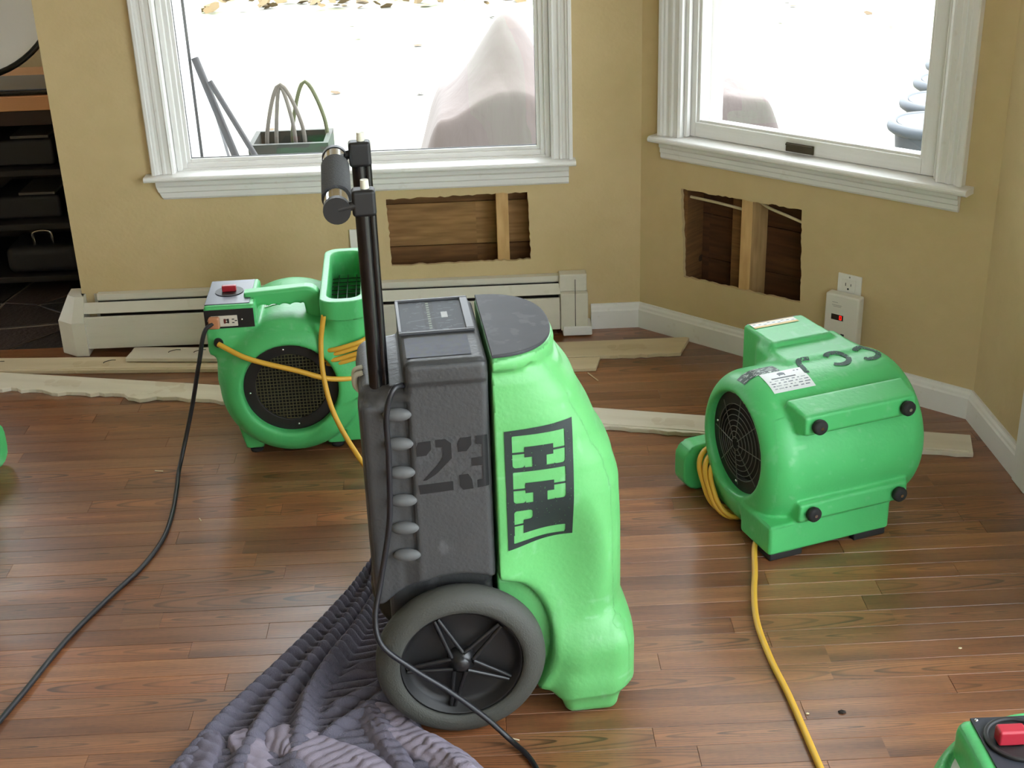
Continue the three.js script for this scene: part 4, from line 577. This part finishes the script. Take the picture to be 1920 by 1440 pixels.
// ------------------------------------------------------------------ ribbed blanket under the wheels
{ const g = thing('blanket', 'crumpled dark grey ribbed plush blanket under the dehumidifier', 'blanket');
  const LE = [[-0.262, -2.60], [-0.335, -2.45], [-0.42, -2.29], [-0.515, -2.10], [-0.60, -1.93], [-0.70, -1.72]], RE = [[-0.20, -2.60], [-0.145, -2.45], [-0.13, -2.3], [-0.165, -2.1], [-0.11, -1.93], [0.0, -1.72]];
  const lerpP = (T, q) => { const f = clamp(q) * (T.length - 1), i = Math.min(T.length - 2, Math.floor(f)), t = f - i; return [mixn(T[i][0], T[i + 1][0], t), mixn(T[i][1], T[i + 1][1], t)]; };
  const ridges = [[0.07, 0.055, 0.030, 0.2], [0.30, 0.05, 0.044, 1.1], [0.47, 0.055, 0.042, 2.4], [0.80, 0.09, 0.012, 3.7], [0.93, 0.05, 0.028, 5.1]];
  const H = (p, q) => { let h = 0.006 + 0.006 * fbm(p * 5, q * 6, 2, 3); for (const [c, w, a, ph] of ridges) { const cc = c + 0.035 * Math.sin(q * 5 + ph) + 0.02 * (fbm(q * 6, ph, 1, 2) - 0.5), am = a * (0.75 + 0.5 * (fbm(q * 4, ph * 3, 4, 2) - 0.3)) * (1 - 0.55 * sstep(0.62, 0.85, q)); h = Math.max(h, h * 0.3 + am * Math.exp(-(((p - cc) / w) ** 2))); }
    for (const [q0, sl, a] of [[0.62, 0.3, 0.018], [0.70, 0.42, 0.02], [0.5, 0.22, 0.014]]) { const e = q - q0 + (p - 0.6) * sl; if (p > 0.5) h = Math.max(h, a * Math.exp(-((e / 0.022) ** 2)) * sstep(0.5, 0.62, p) + 0.006); }
    return h * sstep(0, 0.015, p) * (p > 0.97 ? sstep(1, 0.97, p) : 1) + 0.0025; };
  const NP = 190, NQ = 520, pos = [], uv = [], idx = [];
  for (let j = 0; j <= NQ; j++) for (let i = 0; i <= NP; i++) {
    const p = i / NP, q = j / NQ, l = lerpP(LE, q), r = lerpP(RE, q), x = mixn(l[0], r[0], p), z = mixn(l[1], r[1], p), h = H(p, q);
    const warp = 0.18 * (h / 0.04) + 0.8 * (fbm(p * 3, q * 3, 7, 2) - 0.5) + p * 1.2 - q * 0, rib = Math.pow(Math.abs(Math.sin(Math.PI * (q * 42 + warp))), 0.75);
    pos.push(x, h + 0.0085 * rib * sstep(0, 0.03, p), z); uv.push(p * 0.5, q * 0.9);
  }
  for (let j = 0; j < NQ; j++) for (let i = 0; i < NP; i++) { const a = j * (NP + 1) + i, b = a + 1, c = a + NP + 1, d = c + 1; idx.push(a, c, b, b, c, d); }
  const bg = new THREE.BufferGeometry(); bg.setAttribute('position', new THREE.Float32BufferAttribute(pos, 3)); bg.setAttribute('uv', new THREE.Float32BufferAttribute(uv, 2)); bg.setIndex(idx); bg.computeVertexNormals();
  const plush = (c) => phys({ color: c, roughness: 0.95, sheen: 0.6, sheenRoughness: 0.5, sheenColor: new THREE.Color(0x9a94ac), bumpMap: rep(fineBump, 30, 30), bumpScale: 0.0012, side: THREE.DoubleSide });
  part('ribbed_cloth', bg, plush(0x5f5c69), g, 'dark grey corded plush');
  // turned over pale side, thrown in soft ribbed folds along the near edge
  const fold = (path, r0, flat, lean, seedN) => { const cv = new THREE.CatmullRomCurve3(path.map((q) => V3(q[0], 0, q[1]))), L = cv.getLength(), N = Math.round(L / 0.0028), K = 34, P = [], U = [], I = [];
    for (let j = 0; j <= N; j++) { const t = j / N, c = cv.getPointAt(t), T = cv.getTangentAt(t), nx = -T.z, nz = T.x, end = Math.pow(clamp(Math.min(t, 1 - t) * 9), 0.5);
      for (let i = 0; i <= K; i++) { const a = Math.PI * i / K, w = fbm(t * L * 9, Math.cos(a) * 1.2, seedN, 3) - 0.5, rib = Math.pow(Math.abs(Math.sin(Math.PI * (t * L / 0.021 + 0.6 * Math.cos(a) + w))), 0.7) * 0.0055 * Math.sin(a), r = r0 * (0.75 + 0.8 * (w + 0.3)) * (0.35 + 0.65 * end), s = Math.cos(a) * r * flat, h = Math.sin(a) * r * (0.8 + 0.5 * w) + rib; P.push(c.x + nx * (s + h * lean), Math.max(0.001, h + 0.004), c.z + nz * (s + h * lean)); U.push(t * L * 2, i / K * 0.2); } }
    for (let j = 0; j < N; j++) for (let i = 0; i < K; i++) { const a = j * (K + 1) + i, b2 = a + 1, c = a + K + 1, d = c + 1; I.push(a, b2, c, b2, d, c); } const q = new THREE.BufferGeometry(); q.setAttribute('position', new THREE.Float32BufferAttribute(P, 3)); q.setAttribute('uv', new THREE.Float32BufferAttribute(U, 2)); q.setIndex(I); q.computeVertexNormals(); return q; };
  const pale = plush(0x8d8492), dark = plush(0x6a6573);
  part('turned_edge', fold([[-0.235, -2.085], [-0.20, -2.03], [-0.15, -1.975], [-0.09, -1.92], [-0.01, -1.82]], 0.04, 1.0, 0.25, 2), pale, g, 'pale lavender underside');
  part('turned_edge', fold([[-0.26, -2.10], [-0.235, -2.03], [-0.205, -1.96], [-0.17, -1.88], [-0.14, -1.78]], 0.03, 0.9, -0.2, 9), dark, g, 'dark corded fold');
  part('turned_edge', fold([[-0.435, -1.99], [-0.38, -1.995], [-0.32, -1.965], [-0.26, -1.92], [-0.2, -1.86], [-0.16, -1.78]], 0.034, 1.5, 0.2, 5), pale, g, 'pale lavender underside');
  part('turned_edge', fold([[-0.47, -2.03], [-0.44, -1.96], [-0.45, -1.88], [-0.47, -1.78]], 0.03, 1.4, 0.3, 7), pale, g, 'pale lavender underside');
  part('turned_edge', fold([[-0.53, -2.03], [-0.545, -1.96], [-0.57, -1.88], [-0.61, -1.78]], 0.026, 1.3, -0.2, 11), dark, g, 'dark corded fold');
}
// ------------------------------------------------------------------ crumbs and chips on the floor
{ const ch = std(0xd8c9a8, 0.7), dk = std(0x2a1f18, 0.8);
  for (const [x, z, a, l] of [[-0.7, -2.86, 1.3, 'small pale splinter on the floor right of the black cord'], [0.02, -1.99, 0.6, 'small pale splinter on the floor in front of the dehumidifier wheel'], [-0.86, -3.12, 0.2, 'small pale splinter on the floor left of the black cord']]) solo('wood_splinter', bar([x, 0.003, z], [x + 0.022 * Math.cos(a), 0.002, z + 0.012 * Math.sin(a)], 0.0016, 5), ch, l, 'splinter');
  for (const [x, z, r, m, l] of [[0.93, -2.2, 0.003, ch, 'tiny pale paint chip on the open floor below the flat air mover'], [0.82, -1.9, 0.003, ch, 'tiny pale paint chip on the floor near the round blower'], [0.58, -2.02, 0.0028, ch, 'tiny pale paint chip beside the yellow floor cord'], [0.645, -2.02, 0.006, dk, 'dark crumb on the floor right of the yellow cord']]) { const c = new THREE.IcosahedronGeometry(r, 0); c.scale(1.4, 0.5, 1); c.translate(x, 0.0016, z); solo(m === dk ? 'debris_crumb' : 'paint_chip', c, m, l, m === dk ? 'debris' : 'paint chip'); } }
// ------------------------------------------------------------------ adjoining room: dark cabinet and what is on it
{ const g = thing('shelf_cabinet', 'dark open shelf cabinet with a wooden top in the adjoining room', 'cabinet', [0, 0, -4.5]);
  const dk = std(0x17120f, 0.6); part('top_board', metreUV(rbox(-2.5, -1.27, 0.65, 0.699, -0.52, 0.0, 0.004), 1.2), std(0xc99468, 0.35), g, 'warm wooden top'); part('apron_rail', rbox(-2.47, -1.28, 0.60, 0.649, -0.5, -0.008, 0.003), std(0x2a1712, 0.5), g);
  for (const x of [-2.47, -1.31]) part('side_panel', rbox(x, x + 0.03, 0, 0.6, -0.5, -0.008, 0.003), dk, g); part('back_panel', box(-2.46, -1.29, 0.01, 0.64, -0.51, -0.5), dk, g); for (const y of [0.045, 0.235, 0.425]) part('shelf', rbox(-2.44, -1.31, y, y + 0.022, -0.498, -0.015, 0.003), dk, g);
  const bk = std(0x1d1c1e, 0.55), gr = std(0x59564f, 0.5);
  solo('storage_box', rbox(-1.66, -1.43, 0.4485, 0.54, -4.82, -4.56, 0.01), bk, 'black box on the upper shelf of the cabinet', 'box'); solo('paper_stack', rbox(-1.57, -1.44, 0.5415, 0.552, -4.74, -4.57, 0.002), gr, 'grey papers on the black box on the upper shelf', 'papers');
  solo('storage_box', rbox(-1.68, -1.44, 0.2585, 0.34, -4.82, -4.57, 0.012), bk, 'black box on the middle shelf of the cabinet', 'box'); solo('paper_stack', rbox(-1.58, -1.455, 0.3415, 0.351, -4.76, -4.58, 0.002), gr, 'grey papers on the black box on the middle shelf', 'papers');
  const b = thing('black_bag', 'black bag with a chrome handle on the lowest shelf', 'bag', [-1.52, 0.0685, -4.62]); part('body', rbox(-0.13, 0.12, 0, 0.1, -0.1, 0.09, 0.03, 4), bk, b); part('handle', tube([[-0.03, 0.098, 0.05], [-0.028, 0.142, 0.055], [0.028, 0.145, 0.055], [0.034, 0.098, 0.05]], 0.006, 24, 8), M.chrome, b, 'chrome handle');
  const tr = thing('serving_tray', 'glossy black tray lying on the wooden cabinet top', 'tray', [-1.62, 0.6995, -4.66]); part('base', rbox(-0.3, 0.24, 0, 0.012, -0.14, 0.15, 0.005), M.blackGloss, tr); part('mat', rbox(-0.28, 0.22, 0.0122, 0.016, -0.12, 0.125, 0.001, 1), std(0x5b6068, 0.25), tr);
  const pl = thing('serving_platter', 'white enamel platter with a black rim leaning on the tray', 'platter', [-1.66, 1.03, -4.70]); pl.rotation.set(1.2, 0, 0.1, 'ZXY'); pl.scale.setScalar(1.5);
  part('dish', new THREE.LatheGeometry([[0.0001, -0.03], [0.1, -0.026], [0.17, -0.006], [0.2, 0.0], [0.2, 0.004], [0.168, -0.001], [0.1, -0.02], [0.0001, -0.024]].map((p) => new THREE.Vector2(...p)), 48), std(0xe9ebec, 0.15), pl); part('rim', new THREE.TorusGeometry(0.202, 0.007, 10, 60).rotateX(Math.PI / 2).translate(0, 0.002, 0), M.blackGloss, pl); part('grip', rbox(0.19, 0.25, -0.012, 0.014, -0.04, 0.04, 0.006), M.black, pl);
}
// ------------------------------------------------------------------ garden
const GY = -0.42;
{ const t = dataTex(512, 512, (x, y) => { const v = tilefbm(x, y, 512, 8, 5), w = tilefbm(x, y, 512, 64, 2), gr = sstep(0.55, 0.7, v) * 0.6; return [mixn(146, 118, gr) + 24 * (w - 0.5), mixn(144, 124, gr) + 24 * (w - 0.5), mixn(134, 84, gr) + 24 * (w - 0.5)]; });
  struct('ground', metreUV(box(-30, 30, GY - 0.3, GY, -40, 30), 0.3), std(0xffffff, 0.95, { map: t }), 'pale dry lawn outside the windows', 'ground');
  const lf = []; for (let i = 0; i < 60; i++) { const x = rr(-6, 7), z = rr(-13, -8.2), c = new THREE.CircleGeometry(rr(0.02, 0.05), 5); c.rotateX(-Math.PI / 2 + rr(-0.4, 0.4)); c.rotateY(rr(0, 6)); c.translate(x, GY + 0.012, z); lf.push(c); }
  const m = shadowed(new THREE.Mesh(mergeGeometries(lf), std(0x4a3a22, 0.9, { side: THREE.DoubleSide }))); m.name = 'fallen_leaves'; m.userData = { label: 'brown fallen leaves scattered over the lawn', category: 'leaves', kind: 'stuff' }; scene.add(m);
  solo('leaf_drift', (() => { const a = []; for (let i = 0; i < 900; i++) { const c = new THREE.CircleGeometry(rr(0.03, 0.08), 5); c.rotateX(-Math.PI / 2 + rr(-0.7, 0.7)); c.rotateY(rr(0, 6)); c.translate(rr(-7, 8), GY + rr(0.01, 0.12), -13.75 + rr(-0.5, 0.35)); a.push(c); } return mergeGeometries(a); })(), std(0x5a4a2c, 0.9, { side: THREE.DoubleSide }), 'long drift of brown leaves along the far side of the lawn', 'leaves').userData.kind = 'stuff';
}
{ // covered garden furniture
  const N = 110, P = [], I = [], U = []; const Hc = (u, v) => { // u 0..1 along, v 0..1 across
    const peak = 1.0 * Math.exp(-(((u - 0.27) / 0.10) ** 2)) * Math.exp(-(((v - 0.55) / 0.34) ** 2)), slab = 0.46 * sstep(0, 0.10, u) * sstep(1, 0.90, u) * sstep(0, 0.16, v) * sstep(1, 0.84, v), mid = 0.52 * Math.exp(-(((u - 0.62) / 0.25) ** 2)) * sstep(0, 0.25, v) * sstep(1, 0.75, v);
    const f = 0.05 * (fbm(u * 7, v * 4, 3, 3) - 0.5) + 0.02 * Math.abs(Math.sin(u * 15 + 6 * fbm(u * 3, v * 2, 2, 2))) * sstep(0.02, 0.2, v); return Math.max(slab, 0) + Math.max(peak * 0.42, mid * 0.3) * (slab / 0.46) + f * (slab / 0.46) ; };
  for (let j = 0; j <= N; j++) for (let i = 0; i <= N; i++) { const u = i / N, v = j / N; P.push(-0.36 + u * 2.05, GY + 0.004 + Hc(u, v), -6.55 - v * 1.2 + 0.04 * Math.sin(u * 14)); U.push(u * 2, v); }
  for (let j = 0; j < N; j++) for (let i = 0; i < N; i++) { const a = j * (N + 1) + i, b = a + 1, c = a + N + 1, d = c + 1; I.push(a, b, c, b, d, c); }
  const g = new THREE.BufferGeometry(); g.setAttribute('position', new THREE.Float32BufferAttribute(P, 3)); g.setAttribute('uv', new THREE.Float32BufferAttribute(U, 2)); g.setIndex(I); g.computeVertexNormals();
  solo('furniture_cover', g, std(new THREE.Color().setRGB(0.085, 0.066, 0.06), 0.8, { side: THREE.DoubleSide, bumpMap: rep(fineBump, 2, 2), bumpScale: 0.0015 }), 'brown tarpaulin draped over garden furniture outside the windows', 'tarpaulin'); }
{ const pm = std(new THREE.Color().setRGB(0.036, 0.044, 0.052), 0.6), base = -0.42; const lab = ['nearest of the grey blue planters standing in a row outside', 'second nearest of the grey blue planters in the row outside', 'third nearest of the grey blue planters in the row outside', 'farthest of the grey blue planters in the row outside'];
  const spot = [[2.29, -6.53], [2.49, -6.99], [2.71, -7.46], [2.93, -7.93]];
  spot.forEach(([x, z], i) => { const t = thing('planter', lab[i], 'planter', [x, base + 0.001, z], 0.3, 'row of planters'); const s = 1; part('tub', new THREE.LatheGeometry([[0.0001, 0], [0.15, 0], [0.19, 0.38], [0.175, 0.38], [0.14, 0.02], [0.0001, 0.02]].map((p) => new THREE.Vector2(...p)), 32), pm, t); part('rim', new THREE.TorusGeometry(0.2, 0.028, 10, 36).rotateX(Math.PI / 2).translate(0, 0.385, 0), pm, t); part('lid', cyl(0.19, 0.18, 0.02, 24).translate(0, 0.398, 0), pm, t); }); }
{ const tm = std(0x38383a, 0.6);
  const g = thing('planter_trough', 'low dark planter trough with arched canes outside the picture window', 'planter', [-0.72, GY + 0.001, -5.28]); part('trough', merge([box(-0.15, 0.16, 0, 0.76, -0.12, -0.1), box(-0.15, 0.16, 0, 0.76, 0.1, 0.12), box(-0.15, -0.13, 0, 0.76, -0.1, 0.1), box(0.14, 0.16, 0, 0.76, -0.1, 0.1), box(-0.13, 0.14, 0, 0.66, -0.1, 0.1)]), std(0x272a22, 0.7), g);
  for (const [a, b, t, z, m] of [[-0.09, 0.06, 0.975, 0.04, 0x5c564e], [-0.06, 0.02, 0.96, 0.0, 0x6b665e], [0.0, 0.14, 0.965, -0.05, 0x4d5236]]) part('cane', tube([[a, 0.62, z], [a + 0.01, 0.8, z], [(a + b) / 2, t, z], [b - 0.005, 0.82, z], [b, 0.62, z]], 0.008, 40, 8), std(m, 0.7), g);
  solo('leaning_pole', bar([-0.66, GY + 0.016, -4.93], [-1.035, 0.68, -5.18], 0.015, 12), tm, 'thick grey pole leaning on the white siding outside', 'pole'); solo('leaning_pole', bar([-0.42, GY + 0.012, -4.86], [-0.98, 0.60, -5.13], 0.011, 12), tm, 'thinner grey pole crossing the thick pole outside', 'pole'); solo('leaning_pole', bar([-0.78, GY + 0.007, -4.98], [-0.985, 0.5, -5.17], 0.006, 10), std(0x77777a, 0.5), 'thin pale rod between the two poles outside', 'pole'); }
console.log('all');
renderer.render(scene, camera);
